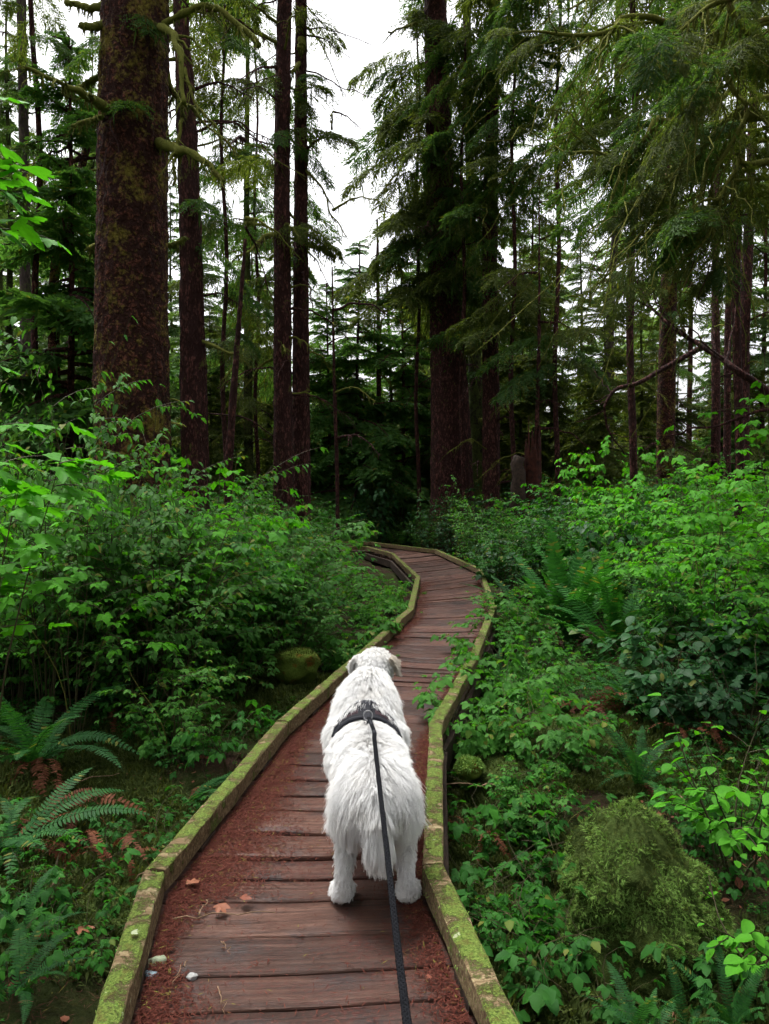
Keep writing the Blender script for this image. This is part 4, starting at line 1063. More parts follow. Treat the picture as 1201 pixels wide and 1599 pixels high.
# ------------------------------------------------------------------ ferns
def frond_mesh(seed, L, npin, plen, arch, mat, narrow=False, ragged=0.0):
    rs = np.random.default_rng(seed); A = Acc()
    t = np.linspace(0, 1, npin + 2)
    ax = np.stack([.03 * np.sin(t * 3 + seed), L * (t - arch * .18 * t * t), L * (.55 * t - arch * .75 * t * t)], -1)
    A.tube(ax, np.linspace(.0045, .001, len(ax)), 3, False)
    prof = np.sin(np.pi * np.clip(t * .93 + .10, 0, 1)) ** .75
    for side in (-1, 1):
        for k in range(2, npin + 1):
            if rs.random() < ragged: continue
            d = ax[k + 1] - ax[k - 1]; d /= np.linalg.norm(d)
            u = np.cross(d, [0, 0, 1.]); u /= np.linalg.norm(u); nn = np.cross(u, d)
            l = plen * prof[k] * rs.uniform(.88, 1.08); w = max(.004, L / npin * .46)
            o = (u * side + d * .22 + nn * rs.uniform(-.12, .08)); o /= np.linalg.norm(o)
            wv = d * w; b = ax[k]
            z = -nn * l * .10
            A.add([b - wv * .35, b + o * l * .25 - wv * .75, b + o * l * .65 - wv * .5 + z * .5, b + o * l + wv * .35 + z, b + o * l * .65 + wv * .55 + z * .5, b + o * l * .2 + wv * .8, b + wv * .5],
                  [(0, 1, 5, 6), (1, 2, 4, 5)], [(2, 3, 4)])
    return A.mesh('frond', M[mat])
FR = [frond_mesh(1, .95, 30, .085, .55, 'fern'), frond_mesh(2, .85, 28, .08, .85, 'fern'), frond_mesh(3, 1.05, 34, .085, .7, 'fern'), frond_mesh(4, .9, 30, .075, 1.05, 'fern')]
FRB = [frond_mesh(11, .95, 32, .085, .45, 'fern_bright'), frond_mesh(12, .9, 30, .08, .7, 'fern_bright')]
FRD = [frond_mesh(5, .85, 26, .06, 1.25, 'deadfern', ragged=.25), frond_mesh(6, .75, 24, .05, 1.45, 'deadfern', ragged=.35)]
def fern(px, py, label, n=15, s=1.0, dead=0, el=(10, 62), az=None, seed=0, name='sword_fern', z=None, cat='fern', dY=0, lift=0.05, fr=None):
    g = gp(px, py, -.3); X, Y = g.x, g.y + dY
    root = empty(name, (X, Y, ghf(X, Y) + lift)); tag(root, label, cat); r_ = random.Random(seed * 7 + 1)
    for k in range(n):
        a = (k / n * 2 * math.pi + r_.uniform(-.25, .25)) if az is None else r_.uniform(*az)
        e = R(r_.uniform(*el))
        link('frond', (fr or FR)[r_.randrange(len(fr or FR))], root, (r_.uniform(-.03, .03), r_.uniform(-.03, .03), 0), (e, r_.uniform(-.25, .25), a), s * r_.uniform(.7, 1.1))
    for k in range(dead):
        o = link('dead_frond', FRD[k % 2], root, (0, 0, 0), (R(r_.uniform(-15, 15)), r_.uniform(-.4, .4), r_.uniform(0, 6.28)), s * r_.uniform(.7, 1.05)); 
    return root
fern(890, 1005, 'big upright sword fern right of the boardwalk bend', 32, 1.75, 4, (25, 80), seed=1, fr=FRB)
fern(960, 1030, 'sword fern with spreading fronds beside the big upright fern', 20, 1.45, 5, (10, 65), seed=2, fr=FRB)
fern(828, 1000, 'sword fern with low arching fronds near the right rail at the bend', 16, 1.25, 5, (5, 50), seed=3)
fern(985, 1120, 'shaded sword fern with brown skirts above the moss-covered stump', 14, .8, 8, (-5, 40), seed=4)
fern(1110, 1130, 'shaded sword fern right above the oval-leaved bush', 14, .85, 7, (-5, 45), seed=5)
fern(60, 1200, 'large drooping sword fern in the left shade', 16, 1.0, 7, (5, 50), seed=6)
fern(165, 1120, 'sword fern with a long pale frond in the left thicket', 13, .95, 6, (5, 55), seed=7)
fern(300, 1235, 'sword fern with fronds lying against the left rail', 8, .62, 2, (-2, 22), (-2.6, .9), seed=8)
fern(10, 1330, 'sword fern cut by the left edge', 14, .75, 6, (5, 45), seed=9)
fern(20, 1590, 'sword fern in the lower left corner', 12, .42, 2, (5, 40), seed=10)
fern(45, 1480, 'small pale-green fern above the lower left corner', 8, .35, 1, (5, 40), seed=16)
fern(985, 1590, 'young deer fern at the foot of the moss-covered stump', 11, .36, 1, (15, 75), seed=11, dY=-.12)
fern(1060, 1575, 'small fern right in front of the moss-covered stump', 7, .30, 0, (25, 80), seed=12, dY=-.1)
fern(1140, 1600, 'small fern in the lower right corner', 8, .34, 1, (15, 70), seed=13)
fern(770, 870, 'shaded fern outside the right rail past the bend', 12, 1.1, 2, (10, 50), seed=14, dY=1.2)
fern(1010, 1000, 'sword fern with wide fronds behind the glossy dark shrub', 16, 1.3, 4, (10, 60), seed=21)
fern(1120, 1040, 'sword fern half hidden by the round-leaved bush', 14, 1.1, 4, (10, 60), seed=22)
fern(250, 1100, 'sword fern under the left thicket stems', 13, .9, 4, (5, 50), seed=23)
fern(400, 1010, 'small fern left of the mossy rocks', 12, .8, 2, (10, 55), seed=24)
fern(150, 1010, 'tall sword fern under the left thicket', 15, 1.1, 4, (15, 65), seed=25)
fern(770, 1070, 'fern against the right rail below the bend', 12, .75, 2, (10, 55), seed=26)
fern(1000, 1215, 'fern right behind the moss-covered stump', 12, .7, 3, (10, 50), seed=27)
fern(690, 838, 'shaded fern at the far end of the boardwalk', 12, 1.1, 2, (10, 50), seed=15, dY=2)
def dead_ferns(px, py, n, s, label, seed):
    g = gp(px, py, -.25); root = empty('withered_fern', (g.x, g.y, ghf(g.x, g.y) + .12)); tag(root, label, 'fern'); r_ = random.Random(seed)
    for k in range(n):
        link('dead_frond', FRD[k % 2], root, (r_.uniform(-.1, .1), r_.uniform(-.1, .1), 0), (R(r_.uniform(-25, 35)), r_.uniform(-.5, .5), r_.uniform(0, 6.28)), s * r_.uniform(.6, 1.1))
dead_ferns(920, 1110, 16, .8, 'heap of withered red brown fern fronds below the fern clump', 3)
dead_ferns(1080, 1150, 12, .7, 'withered brown fronds right of the shaded ferns', 4)
dead_ferns(90, 1270, 14, .75, 'withered brown fern fronds in the left shade', 5)
dead_ferns(170, 1330, 9, .6, 'curled brown fronds near the left rail', 6)
dead_ferns(730, 1290, 8, .45, 'withered brown fronds right outside the rail by the dog', 8)

# low leafy plants set singly
for kind, px, py, s, lab in [
    ('herb', 110, 1390, 1.0, 'low three-leaved plant left of the rail joint'), ('herb', 250, 1405, .75, 'small plant against the left rail joint'),
    ('herb', 60, 1430, 1.0, 'low three-leaved plant nearer the left edge'), ('herb', 170, 1265, .9, 'bright small plant in the left shade'),
    ('tiny', 235, 1290, 1.5, 'fine-leaved plant by the left rail'), ('herb', 120, 1130, 1.2, 'pale-leaved plant beside the drooping fern'),
    ('herb', 215, 1140, 1.2, 'pale-leaved plant right of the drooping fern'), ('tiny', 440, 1115, 1.2, 'bright little plant below the flat mossy rock'),
    ('tiny', 750, 1360, 1.8, 'fine-leaved plant outside the right rail'), ('tiny', 730, 1430, 1.6, 'fine-leaved plant outside the right rail near its joint'),
    ('herb', 860, 1380, 1.3, 'pointed-leaf plant left of the moss-covered stump'), ('herb', 830, 1330, 1.0, 'pointed-leaf plant nearer the rail than the stump'),
    ('herb', 820, 1510, 1.1, 'leafy plant at the foot of the right rail'), ('herb', 890, 1540, 1.0, 'round-leaved plant in front of the moss-covered stump'),
    ('tiny', 790, 1440, 1.9, 'sprawling fine-leaved plant along the right rail'), ('tiny', 850, 1480, 1.8, 'sprawling fine-leaved plant below the stump'),
    ('herb', 1150, 1540, 1.1, 'leafy plant at the right edge below the stump'), ('herb', 1000, 1455, .8, 'small plant growing on the front of the stump'),
    ('herb', 1130, 1480, 1.0, 'leafy plant right of the stump'), ('tiny', 770, 1240, 1.8, 'fine-leaved plant above the bright moss lump'),
    ('herb', 20, 1560, .8, 'leafy plant in the lower left shade'), ('tiny', 120, 1500, 1.2, 'fine-leaved plant left of the rail foot')]:
    g = gp(px, py, -.3); shrub(kind, g.x, g.y, s, lab, name='low_plant', cat='plant')

# ------------------------------------------------------------------ masses nobody could count
lib = bpy.data.collections.new('library')
def gn_scatter(name, label, protos, pts, yaw, scl, idx, tilt=None):
    """one object that scatters the given meshes on its points"""
    me = bpy.data.meshes.new(name); me.vertices.add(len(pts)); me.vertices.foreach_set('co', np.asarray(pts, np.float32).ravel())
    def attr(nm, typ, data, key='value'):
        a_ = me.attributes.new(nm, typ, 'POINT'); a_.data.foreach_set(key, np.asarray(data).ravel())
    rot = np.stack([tilt[0] if tilt is not None else 0 * yaw, tilt[1] if tilt is not None else 0 * yaw, yaw], -1).astype(np.float32)
    attr('rot', 'FLOAT_VECTOR', rot, 'vector'); attr('scl', 'FLOAT', scl.astype(np.float32)); attr('idx', 'INT', idx.astype(np.int32))
    o = link(name, me); tag(o, label, None, None, 'stuff')
    ng = bpy.data.node_groups.new(name, 'GeometryNodeTree')
    ng.interface.new_socket('Geometry', in_out='INPUT', socket_type='NodeSocketGeometry'); ng.interface.new_socket('Geometry', in_out='OUTPUT', socket_type='NodeSocketGeometry')
    nd = ng.nodes.new; lk = ng.links.new
    gi, goo = nd('NodeGroupInput'), nd('NodeGroupOutput')
    col = bpy.data.collections.new(name + '_pieces')
    for q, p in enumerate(protos):
        po = bpy.data.objects.new('piece_%02d' % q, p); col.objects.link(po)
    ci = nd('GeometryNodeCollectionInfo'); ci.inputs['Collection'].default_value = col
    ci.inputs['Separate Children'].default_value = True; ci.inputs['Reset Children'].default_value = True
    iop = nd('GeometryNodeInstanceOnPoints'); iop.inputs['Pick Instance'].default_value = True
    def na(nm, dt):
        a_ = nd('GeometryNodeInputNamedAttribute'); a_.data_type = dt; a_.inputs['Name'].default_value = nm; return a_.outputs['Attribute']
    lk(gi.outputs[0], iop.inputs['Points']); lk(ci.outputs[0], iop.inputs['Instance'])
    lk(na('idx', 'INT'), iop.inputs['Instance Index'])
    e2r = nd('FunctionNodeEulerToRotation'); lk(na('rot', 'FLOAT_VECTOR'), e2r.inputs[0]); lk(e2r.outputs[0], iop.inputs['Rotation'])
    lk(na('scl', 'FLOAT'), iop.inputs['Scale']); lk(iop.outputs[0], goo.inputs[0])
    md = o.modifiers.new('scatter', 'NODES'); md.node_group = ng
    return o
def merge2(pair):
    """foliage + stems as one two-material mesh"""
    f, s = pair; me = bpy.data.meshes.new('plant'); bm = bmesh.new(); bm.from_mesh(f); n = len(bm.faces); bm.from_mesh(s); bm.faces.ensure_lookup_table()
    for q in range(n, len(bm.faces)): bm.faces[q].material_index = 1
    bm.to_mesh(me); bm.free(); me.materials.append(f.materials[0]); me.materials.append(s.materials[0]); return me
PM = {k: [merge2(p) for p in v] for k, v in PROTO.items()}
def area(n, xr, yr, keep, rs):
    out = []
    while len(out) < n:
        x = rs.uniform(*xr, 4000); y = rs.uniform(*yr, 4000)
        m = keep(x, y); out += list(zip(x[m], y[m]))
    p = np.array(out[:n]); return np.column_stack([p, gh(p[:, 0], p[:, 1]) - .02])
rs = np.random.default_rng(5)
infr = lambda x, y: np.abs(x) < .56 * y + .6
# carpet of small plants
P = area(1000, (-6, 6), (2.0, 10), lambda x, y: infr(x, y) & (path_dist(x, y) > .78), rs)
pd_ = path_dist(P[:, 0], P[:, 1]); kp = rs.random(len(P)) < np.where((P[:, 0] > 0) & (pd_ < 1.6) & (P[:, 1] < 5.5), .35, np.where((P[:, 0] < 0) & (P[:, 1] < 5.5), .42, 1.0)); P = P[kp]
kr = np.hypot(P[:, 0] + .85, P[:, 1] - 7.2) > .75; P = P[kr]
gn_scatter('ground_cover', 'carpet of small leafy plants over the forest floor', PM['tiny'] + PM['herb'], P, rs.uniform(0, 6.28, len(P)), rs.uniform(.35, .9, len(P)), rs.integers(0, 7, len(P)))
# mid and far undergrowth
P = area(700, (-22, 22), (10, 34), lambda x, y: infr(x, y) & (path_dist(x, y) > 1.2) & ~((x / y > -.075) & (x / y < .09) & (y < 21)), rs)
pr = PM['salmon'][:2] + PM['huckle'][:2] + PM['dark'][:2] + PM['pale'][:2]
near_mid = (np.abs(P[:, 0] / P[:, 1] - .09) < .13)
gn_scatter('undergrowth', 'dense green undergrowth under the trees', pr, P, rs.uniform(0, 6.28, len(P)), np.where(near_mid, rs.uniform(.5, .95, len(P)), rs.uniform(.7, 1.3, len(P))), np.where(near_mid & (P[:, 1] < 25), rs.integers(2, 6, len(P)), rs.integers(0, 8, len(P))))
P = area(520, (-60, 60), (34, 90), infr, rs)
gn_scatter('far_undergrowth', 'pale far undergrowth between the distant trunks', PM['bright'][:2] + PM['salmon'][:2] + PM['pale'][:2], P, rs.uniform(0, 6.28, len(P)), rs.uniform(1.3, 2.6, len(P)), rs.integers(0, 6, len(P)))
# the far wood that reads as one mass
def join_tree(c):
    return merge2((c[0], c[1]))
JT = [join_tree(c) for c in CON]
P = area(85, (-75, 75), (45, 120), infr, rs)
pxs = P[:, 0] / P[:, 1] * FPX + 600
cap = np.where((pxs > 480) & (pxs < 650), (1.6 + (770 - 480) / FPX * P[:, 1]) / 24, np.where((pxs > 310) & (pxs <= 480), (1.6 + (770 - 250) / FPX * P[:, 1]) / 24, 9))
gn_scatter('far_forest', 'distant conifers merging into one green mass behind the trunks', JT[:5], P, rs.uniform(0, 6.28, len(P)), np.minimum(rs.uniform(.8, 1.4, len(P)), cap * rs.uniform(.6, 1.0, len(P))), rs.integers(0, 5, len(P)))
P = area(110, (-40, 40), (30, 75), infr, rs)
gn_scatter('far_saplings', 'young conifers packed between the distant trunks', JT[5:7], P, rs.uniform(0, 6.28, len(P)), rs.uniform(.5, 1.15, len(P)), rs.integers(0, 2, len(P)))
# unseen wood behind and beside the walker, added to block low side light
P = area(15, (-20, 20), (-22, 6), lambda x, y: (~infr(x + np.sign(x) * -2.5, np.maximum(y, .01))) & (np.hypot(x, y - 1) > 6.5), rs)
gn_scatter('surrounding_forest', 'unseen conifers around the walk, added to block side light', JT[:5], P, rs.uniform(0, 6.28, len(P)), rs.uniform(.7, 1.1, len(P)), rs.integers(0, 5, len(P)))
# fallen brown leaves and cones on the floor
LV, LQ = leaf_tpl(3, .34, .45, 0, .3, -.25); A = Acc(); A.add(LV, LQ); LFD = A.mesh('fallen_leaf', M['deadleaf'])
P = area(700, (-4, 4), (1.9, 7), lambda x, y: infr(x, y) & (path_dist(x, y) > .66) & (path_dist(x, y) < 2.4), rs); P[:, 2] += .035
gn_scatter('fallen_leaves', 'brown fallen leaves scattered on the forest floor', [LFD], P, rs.uniform(0, 6.28, len(P)), rs.uniform(.02, .06, len(P)), np.zeros(len(P)), (rs.normal(0, .4, len(P)), rs.normal(0, .4, len(P))))
# feathery moss on the floor beside the walk
A = Acc(); n = 60
y_ = rs.uniform(0, 6.28, n); BL = np.array([(0, 0, 0), (-.0035, .012, .010), (0, .03, .012), (.0035, .012, .010)])
A.stamp(BL, np.array([(0, 1, 2, 3)]), rots(y_, rs.uniform(-.2, 1.0, n), 0, rs.uniform(.6, 1.3, n)), rs.normal(0, .035, (n, 3)) * [1, 1, .15])
MT = A.mesh('moss_tuft', M['moss_strand'])
P = area(8500, (-4, 4), (1.8, 8), lambda x, y: infr(x, y) & (path_dist(x, y) > .60) & (path_dist(x, y) < 2.8) & (np.sin(2.3 * x + 1) + np.cos(1.9 * y + x) > -1.2), rs); P[:, 2] += .02
gn_scatter('floor_moss', 'feathery moss growing over the forest floor beside the rails', [MT], P, rs.uniform(0, 6.28, len(P)), rs.uniform(.8, 1.9, len(P)), np.zeros(len(P)))

# needles, bark bits and small sticks on the floor
P = area(26000, (-4, 4), (1.8, 7.5), lambda x, y: infr(x, y) & (path_dist(x, y) > .58) & (path_dist(x, y) < 2.6), rs); P[:, 2] += rs.uniform(.015, .04, len(P))
litter('floor_litter', P, M['floorlit'], .012, .055, .004, 0, 'brown needles and bark bits on the forest floor beside the boardwalk')
STICKS = {True: [], False: []}
for w in range(26):
    x, y = rv.uniform(-2.2, 2.4), rv.uniform(2.2, 6.0)
    if not (.75 < float(path_dist(x, y)) < 2.2): continue
    A = Acc(); a_ = rv.uniform(0, 6.28); L = rv.uniform(.2, .6); d = Vector((math.cos(a_), math.sin(a_), rv.uniform(-.05, .15)))
    A.tube(wiggle([Vector((0, 0, 0)), d * L * .5 + Vector((0, 0, .02)), d * L], 9, .03, w * 1.7), np.linspace(.006, .002, 9), 5)
    o = link('fallen_stick', A.mesh('fallen_stick', M['twig'], True), None, (x, y, ghf(x, y) + .05)); tag(o, 'stick', 'stick', 'fallen sticks ' + ('left' if x < 0 else 'right') + ' of the boardwalk'); STICKS[x < 0].append((y, o))
for side in STICKS:
    for w, (y, o) in enumerate(sorted(STICKS[side], key=lambda q: q[0])):
        o['label'] = 'thin fallen stick on the floor %s of the boardwalk, %s nearest to the viewer' % ('left' if side else 'right', ORD[w])

# ------------------------------------------------------------------ rocks, mossy mound, small things
def rock_mesh(name, rad, seed, mat, sub=4, amp=.22, freq=1.8, flat=0.0):
    bm = bmesh.new(); bmesh.ops.create_icosphere(bm, subdivisions=sub, radius=1)
    for v in bm.verts:
        n_ = v.co.normalized(); e = noise.noise(n_ * freq + Vector((seed, 0, 0))) * amp + noise.noise(n_ * freq * 3.1 + Vector((0, seed, 0))) * amp * .3
        c = n_ * (1 + e); 
        if flat and c.z > flat: c.z = flat + (c.z - flat) * .5
        v.co = Vector((c.x * rad[0], c.y * rad[1], c.z * rad[2]))
    me = bpy.data.meshes.new(name); bm.to_mesh(me); bm.free(); me.materials.append(mat)
    me.polygons.foreach_set('use_smooth', [True] * len(me.polygons)); return me
def sample(me, n, rs):
    me.calc_loop_triangles(); nv = len(me.vertices)
    co = np.empty(nv * 3, np.float32); me.vertices.foreach_get('co', co); co = co.reshape(-1, 3)
    nr = np.empty(nv * 3, np.float32); me.vertices.foreach_get('normal', nr); nr = nr.reshape(-1, 3)
    tri = np.empty(len(me.loop_triangles) * 3, np.int32); me.loop_triangles.foreach_get('vertices', tri); tri = tri.reshape(-1, 3)
    a, b, c = co[tri[:, 0]], co[tri[:, 1]], co[tri[:, 2]]
    ar = np.linalg.norm(np.cross(b - a, c - a), axis=1)
    t = rs.choice(len(tri), n, p=ar / ar.sum()); u, v = rs.random((2, n)); f = u + v > 1; u[f] = 1 - u[f]; v[f] = 1 - v[f]
    p = a[t] + (b[t] - a[t]) * u[:, None] + (c[t] - a[t]) * v[:, None]
    nn = nr[tri[t, 0]] * (1 - u - v)[:, None] + nr[tri[t, 1]] * u[:, None] + nr[tri[t, 2]] * v[:, None]
    return p, nn / np.linalg.norm(nn, axis=1)[:, None]
def mossy_mound():
    g = gp(1000, 1560, -.42); X, Y = g.x + .10, g.y + .36
    root = empty('mossy_stump', (X, Y, ghf(X, Y) - .05)); tag(root, 'old stump fully covered in feathery pale green moss at lower right', 'stump')
    sides, rings, V = 96, 64, []
    for q in range(rings):
        t = q / (rings - 1)
        for s in range(sides):
            a = 2 * math.pi * s / sides; c, sn = math.cos(a), math.sin(a)
            r = .20 * math.sin(math.pi / 2 * min(1, (1 - t) * 2.2)) ** .62 + .21 * (1 - t) ** 1.1
            r *= .98 + .30 * noise.noise((c * 1.3 + 4, sn * 1.3, t * 2.2)) + .20 * noise.noise((c * 3, sn * 3, t * 5)) + .13 * noise.noise((c * 7, sn * 7, t * 11))
            V.append((r * c - .04 * t, r * sn, .70 * t ** .95 + .03 * noise.noise((c * 3, sn * 3, 7))))
    i, j = np.meshgrid(np.arange(sides), np.arange(rings - 1)); k = (i + 1) % sides
    Q = np.stack([j * sides + i, j * sides + k, (j + 1) * sides + k, (j + 1) * sides + i], -1).reshape(-1, 4)
    me = np_mesh('stump_core', V, [Q], M['moss_dark'], True); link('stump_core', me, root)
    # feathery shoots: a stem with side leaflets, scattered and drooping
    rs = np.random.default_rng(8); A = Acc()
    for w in range(7):
        y = .15 + w * .13
        for sgn in (-1, 1):
            l = .26 * (1 - abs(y - .45))
            A.add([(0, y - .03, -.25 * y * y), (sgn * l, y + .12, -.25 * y * y - .06), (0, y + .05, -.25 * y * y)], None, [(0, 1, 2)])
    A.add([(-.02, 0, 0), (.02, 0, 0), (0, 1.05, -.28)], None, [(0, 1, 2)])
    TV, _, TT = A.arrays()
    me.calc_loop_triangles()
    for nm, cnt, zmin, mt, sd_ in (('moss', 11000, -1, 'moss_strand', 3), ('moss', 13000, .22, 'moss_pale', 5)):
        rs = np.random.default_rng(sd_); p, nn = sample(me, cnt * 2, rs)
        nz = np.array([noise.noise(Vector(q) * 7) for q in p])
        ok = (p[:, 2] + .25 * nz > zmin) & ((nz > -.22) if mt == 'moss_pale' else (nz < .35)); p, nn = p[ok][:cnt], nn[ok][:cnt]
        n = len(p); d = nn * .55 + rs.normal(0, .6, (n, 3)) + [0, 0, -.15]; d /= np.linalg.norm(d, axis=1)[:, None]
        x = np.cross(d, nn + rs.normal(0, .3, (n, 3))); x /= np.linalg.norm(x, axis=1)[:, None]; z = np.cross(x, d)
        Mx = np.stack([x, d, z], -1) * rs.uniform(.012, .030, (n, 1, 1))
        B = Acc(); B.stamp(TV, TT, Mx, p); o = link(nm, B.mesh(nm, M[mt]), root); o['kind'] = 'stuff'
mossy_mound()
for w, (o, L) in enumerate(RAILS):
    if o.location.y < 7:
        f = link('moss', moss_coat(o.data, int(1500 * L), M['moss_pale'], .006, .016, .0016, w + 1, .2, .10), o); f['kind'] = 'stuff'
def rock(px, py, rad, label, mat, seed, z=-.3, flat=0, coat=0, cmat='moss_strand', lift=0, name='mossy_rock'):
    g = gp(px, py, z); root = empty(name, (g.x, g.y, g.z + lift)); tag(root, label, 'rock')
    me = rock_mesh('stone', rad, seed, M[mat], flat=flat); link('stone', me, root)
    if coat:
        o = link('moss', moss_coat(me, coat, M[cmat], .012, .03, .003, seed, .3, 0), root); o['kind'] = 'stuff'
rock(462, 1062, (.22, .20, .20), 'flat-topped mossy rock with a rusty patch beside the left rail', 'moss_rock', 3.3, -.22, .45, 900, lift=.16)
rock(450, 1000, (.42, .34, .34), 'larger dark mossy rock behind the flat-topped one', 'moss_dark', 7.1, -.22, 0, 1500)
rock(733, 1200, (.085, .09, .07), 'bright green moss lump outside the right rail near the dog', 'moss_rock', 9.2, -.16, 0, 900, 'moss_pale')
rock(790, 1215, (.30, .3, .16), 'low dark mossy hummock right of the bright moss lump', 'moss_dark', 5.2, -.3, 0, 2200)
rock(880, 1160, (.42, .3, .20), 'long mossy hummock below the bright low shrubs', 'moss_dark', 2.2, -.3, 0, 2600)
rock(300, 1120, (.40, .35, .16), 'mossy hummock in the left shade', 'moss_dark', 4.2, -.33, 0, 2500)
rock(180, 1430, (.22, .2, .08), 'low moss cushion left of the rail joint', 'moss_dark', 6.4, -.38, 0, 1800)
# stones lying in the litter
def pebble(px, py, r, label, mat, seed, sq=.6):
    g = gp(px, py, 0.0)
    o = link('pebble', rock_mesh('pebble', (r, r * .8, r * sq), seed, M[mat], 3, .55, 1.1), None, (g.x, g.y, r * sq * .45)); tag(o, label, 'stone')
pebble(244, 1508, .030, 'pale green stone by the left rail', 'stone_green', 1.2, .7)
pebble(236, 1528, .026, 'blue grey stone under the pale green stone', 'stone_blue', 2.6, .6)
pebble(300, 1527, .017, 'small white stone on the litter', 'stone', 3.9)
pebble(258, 1473, .013, 'tiny blue grey pebble above the stones', 'stone_blue', 5.0)
pebble(478, 1115, .014, 'tiny pale pebble by the left rail beyond the dog', 'stone', 6.1)
def deck_leaf(px, py, s, label, mat='deadleaf', z=.014):
    g = gp(px, py, z); A = Acc(); V, F = MAPLE; A.add(V, None, F)
    o = link('fallen_leaf', A.mesh('fallen_leaf', M[mat]), None, (g.x, g.y, z + .02), (rv.uniform(-.2, .2), rv.uniform(-.2, .2), rv.uniform(0, 6)), s); tag(o, label, 'leaf')
deck_leaf(342, 1418, .055, 'reddish leaf on the litter near the left rail joint')
deck_leaf(375, 1412, .05, 'second reddish leaf just right of the first')
deck_leaf(300, 1388, .05, 'curled brown leaf against the left rail joint')
deck_leaf(125, 1453, .075, 'pale orange brown leaf on the moss left of the rail', z=-.28)
deck_leaf(672, 1532, .02, 'tiny orange leaf by the right rail')
deck_leaf(204, 1466, .03, 'pale lichen flake on top of the left rail', 'lichen', .122)
def twig(pa, pb, r, label):
    a, b = gp(*pa, .02), gp(*pb, .02); A = Acc()
    A.tube(wiggle([Vector((0, 0, 0)), (b - a) * .5 + Vector((0, 0, .01)), b - a], 9, .02, r * 999), np.linspace(r, r * .5, 9), 5)
    o = link('twig', A.mesh('twig', M['twig'], True), None, a); tag(o, label, 'twig')
twig((270, 1435), (430, 1425), .003, 'long thin twig across the litter on the boards')
twig((310, 1430), (326, 1405), .003, 'short pale twig standing off the long one')
twig((345, 1470), (360, 1490), .002, 'tiny twig on the wide near plank')
twig((292, 1500), (270, 1540), .002, 'thin twig above the white stone')
twig((340, 1540), (352, 1585), .002, 'thin twig near the bottom of the boards')

# ------------------------------------------------------------------ the dog
def ellipsoid(A, c, r, yaw=0, pitch=0):
    bm = bmesh.new(); bmesh.ops.create_icosphere(bm, subdivisions=3, radius=1)
    m = Matrix.Translation(c) @ Matrix.Rotation(yaw, 4, 'Z') @ Matrix.Rotation(pitch, 4, 'X') @ Matrix.Diagonal((*r, 1))
    bm.transform(m); bm.verts.index_update()
    A.add([v.co[:] for v in bm.verts], None, [[v.index for v in f.verts] for f in bm.faces]); bm.free()
def chain(A, pts, rad, n=24):
    P = spline(pts, n); rr = np.interp(np.linspace(0, 1, n), np.linspace(0, 1, len(rad)), rad)
    for p, r in zip(P, rr):
        ellipsoid(A, p, (r, r, r))
DOG = Vector((-.045, 3.22, 0.0))
def dog_body():
    A = Acc()
    ellipsoid(A, (-.035, .26, .405), (.160, .26, .155))            # ribcage
    ellipsoid(A, (-.042, .36, .46), (.170, .17, .120))             # shoulders
    ellipsoid(A, (-.015, .02, .405), (.132, .28, .145))            # loin and belly
    ellipsoid(A, (.008, -.22, .425), (.122, .175, .135))           # croup
    chain(A, [(-.042, .40, .47), (-.04, .56, .57), (-.02, .68, .645)], [.150, .130, .088], 14)   # neck
    ellipsoid(A, (-.004, .745, .700), (.090, .110, .088), -.30)    # skull
    ellipsoid(A, (.034, .86, .645), (.046, .10, .045), -.3, -.15)  # muzzle
    for s in (-1, 1):
        cx = .008 + s * .076
        ellipsoid(A, (cx, -.225, .385), (.062, .122, .125), 0, .15)          # thigh
        chain(A, [(cx + s * .012, -.20, .32), (cx + s * .030, -.155, .235), (cx + s * .040, -.235, .175)], [.064, .046, .034], 14)
        chain(A, [(cx + s * .040, -.245, .175), (cx + s * .046, -.270, .120), (cx + s * .048, -.275, .05)], [.034, .028, .030], 12)  # shank
        ellipsoid(A, (cx + s * .054, -.225, .036), (.048, .070, .036))       # hind paw
        for k in range(4): ellipsoid(A, (cx + s * .054 + (k - 1.5) * .023, -.165 - abs(k - 1.5) * .006, .022), (.014, .024, .020))
        fx = -.04 + s * .085
        chain(A, [(fx, .37, .42), (fx, .33, .26), (fx, .35, .14), (fx, .345, .05)], [.07, .048, .036, .034], 20)
        ellipsoid(A, (fx, .375, .030), (.038, .058, .030))
    o = link('dog_tmp', A.mesh('dog_tmp', None))
    o.data.materials.clear()
    md = o.modifiers.new('r', 'REMESH'); md.mode = 'VOXEL'; md.voxel_size = .011
    sm = o.modifiers.new('s', 'SMOOTH'); sm.factor = .5; sm.iterations = 6
    dg = bpy.context.evaluated_depsgraph_get(); me = bpy.data.meshes.new_from_object(o.evaluated_get(dg))
    bpy.data.objects.remove(o)
    me.polygons.foreach_set('use_smooth', [True] * len(me.polygons)); me.name = 'dog_body'
    return me
def fur_mat(name, root, tip, warm):
    m = N(name); hi = m.n('HairInfo'); tc = m.n('TexCoord')
    f = m.noise(tc.outputs['Object'], 9, 3)
    col = m.mix(hi.outputs['Intercept'], root, tip)  # darker roots paint grey shading between the locks into the colour
    col = m.mix(m.ramp(f, [(.45, 0.0), (.75, .6)]), col, warm)
    col = m.mix(m.math('MULTIPLY', hi.outputs['Random'], .25), col, (.78, .77, .75))
    return m.finish(col, .55, .25, None, col, .35)
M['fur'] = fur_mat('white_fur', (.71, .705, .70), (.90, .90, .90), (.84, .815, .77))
M['fur_ear'] = fur_mat('ear_fur', (.40, .35, .28), (.66, .60, .52), (.5, .42, .32))
M['skin'] = simple('white_undercoat', (.78, .77, .75), (.88, .87, .85), 60, .9, .1)
M['dark_skin'] = simple('black_nose', (.01, .01, .01), (.03, .028, .028), 90, .4, .5)
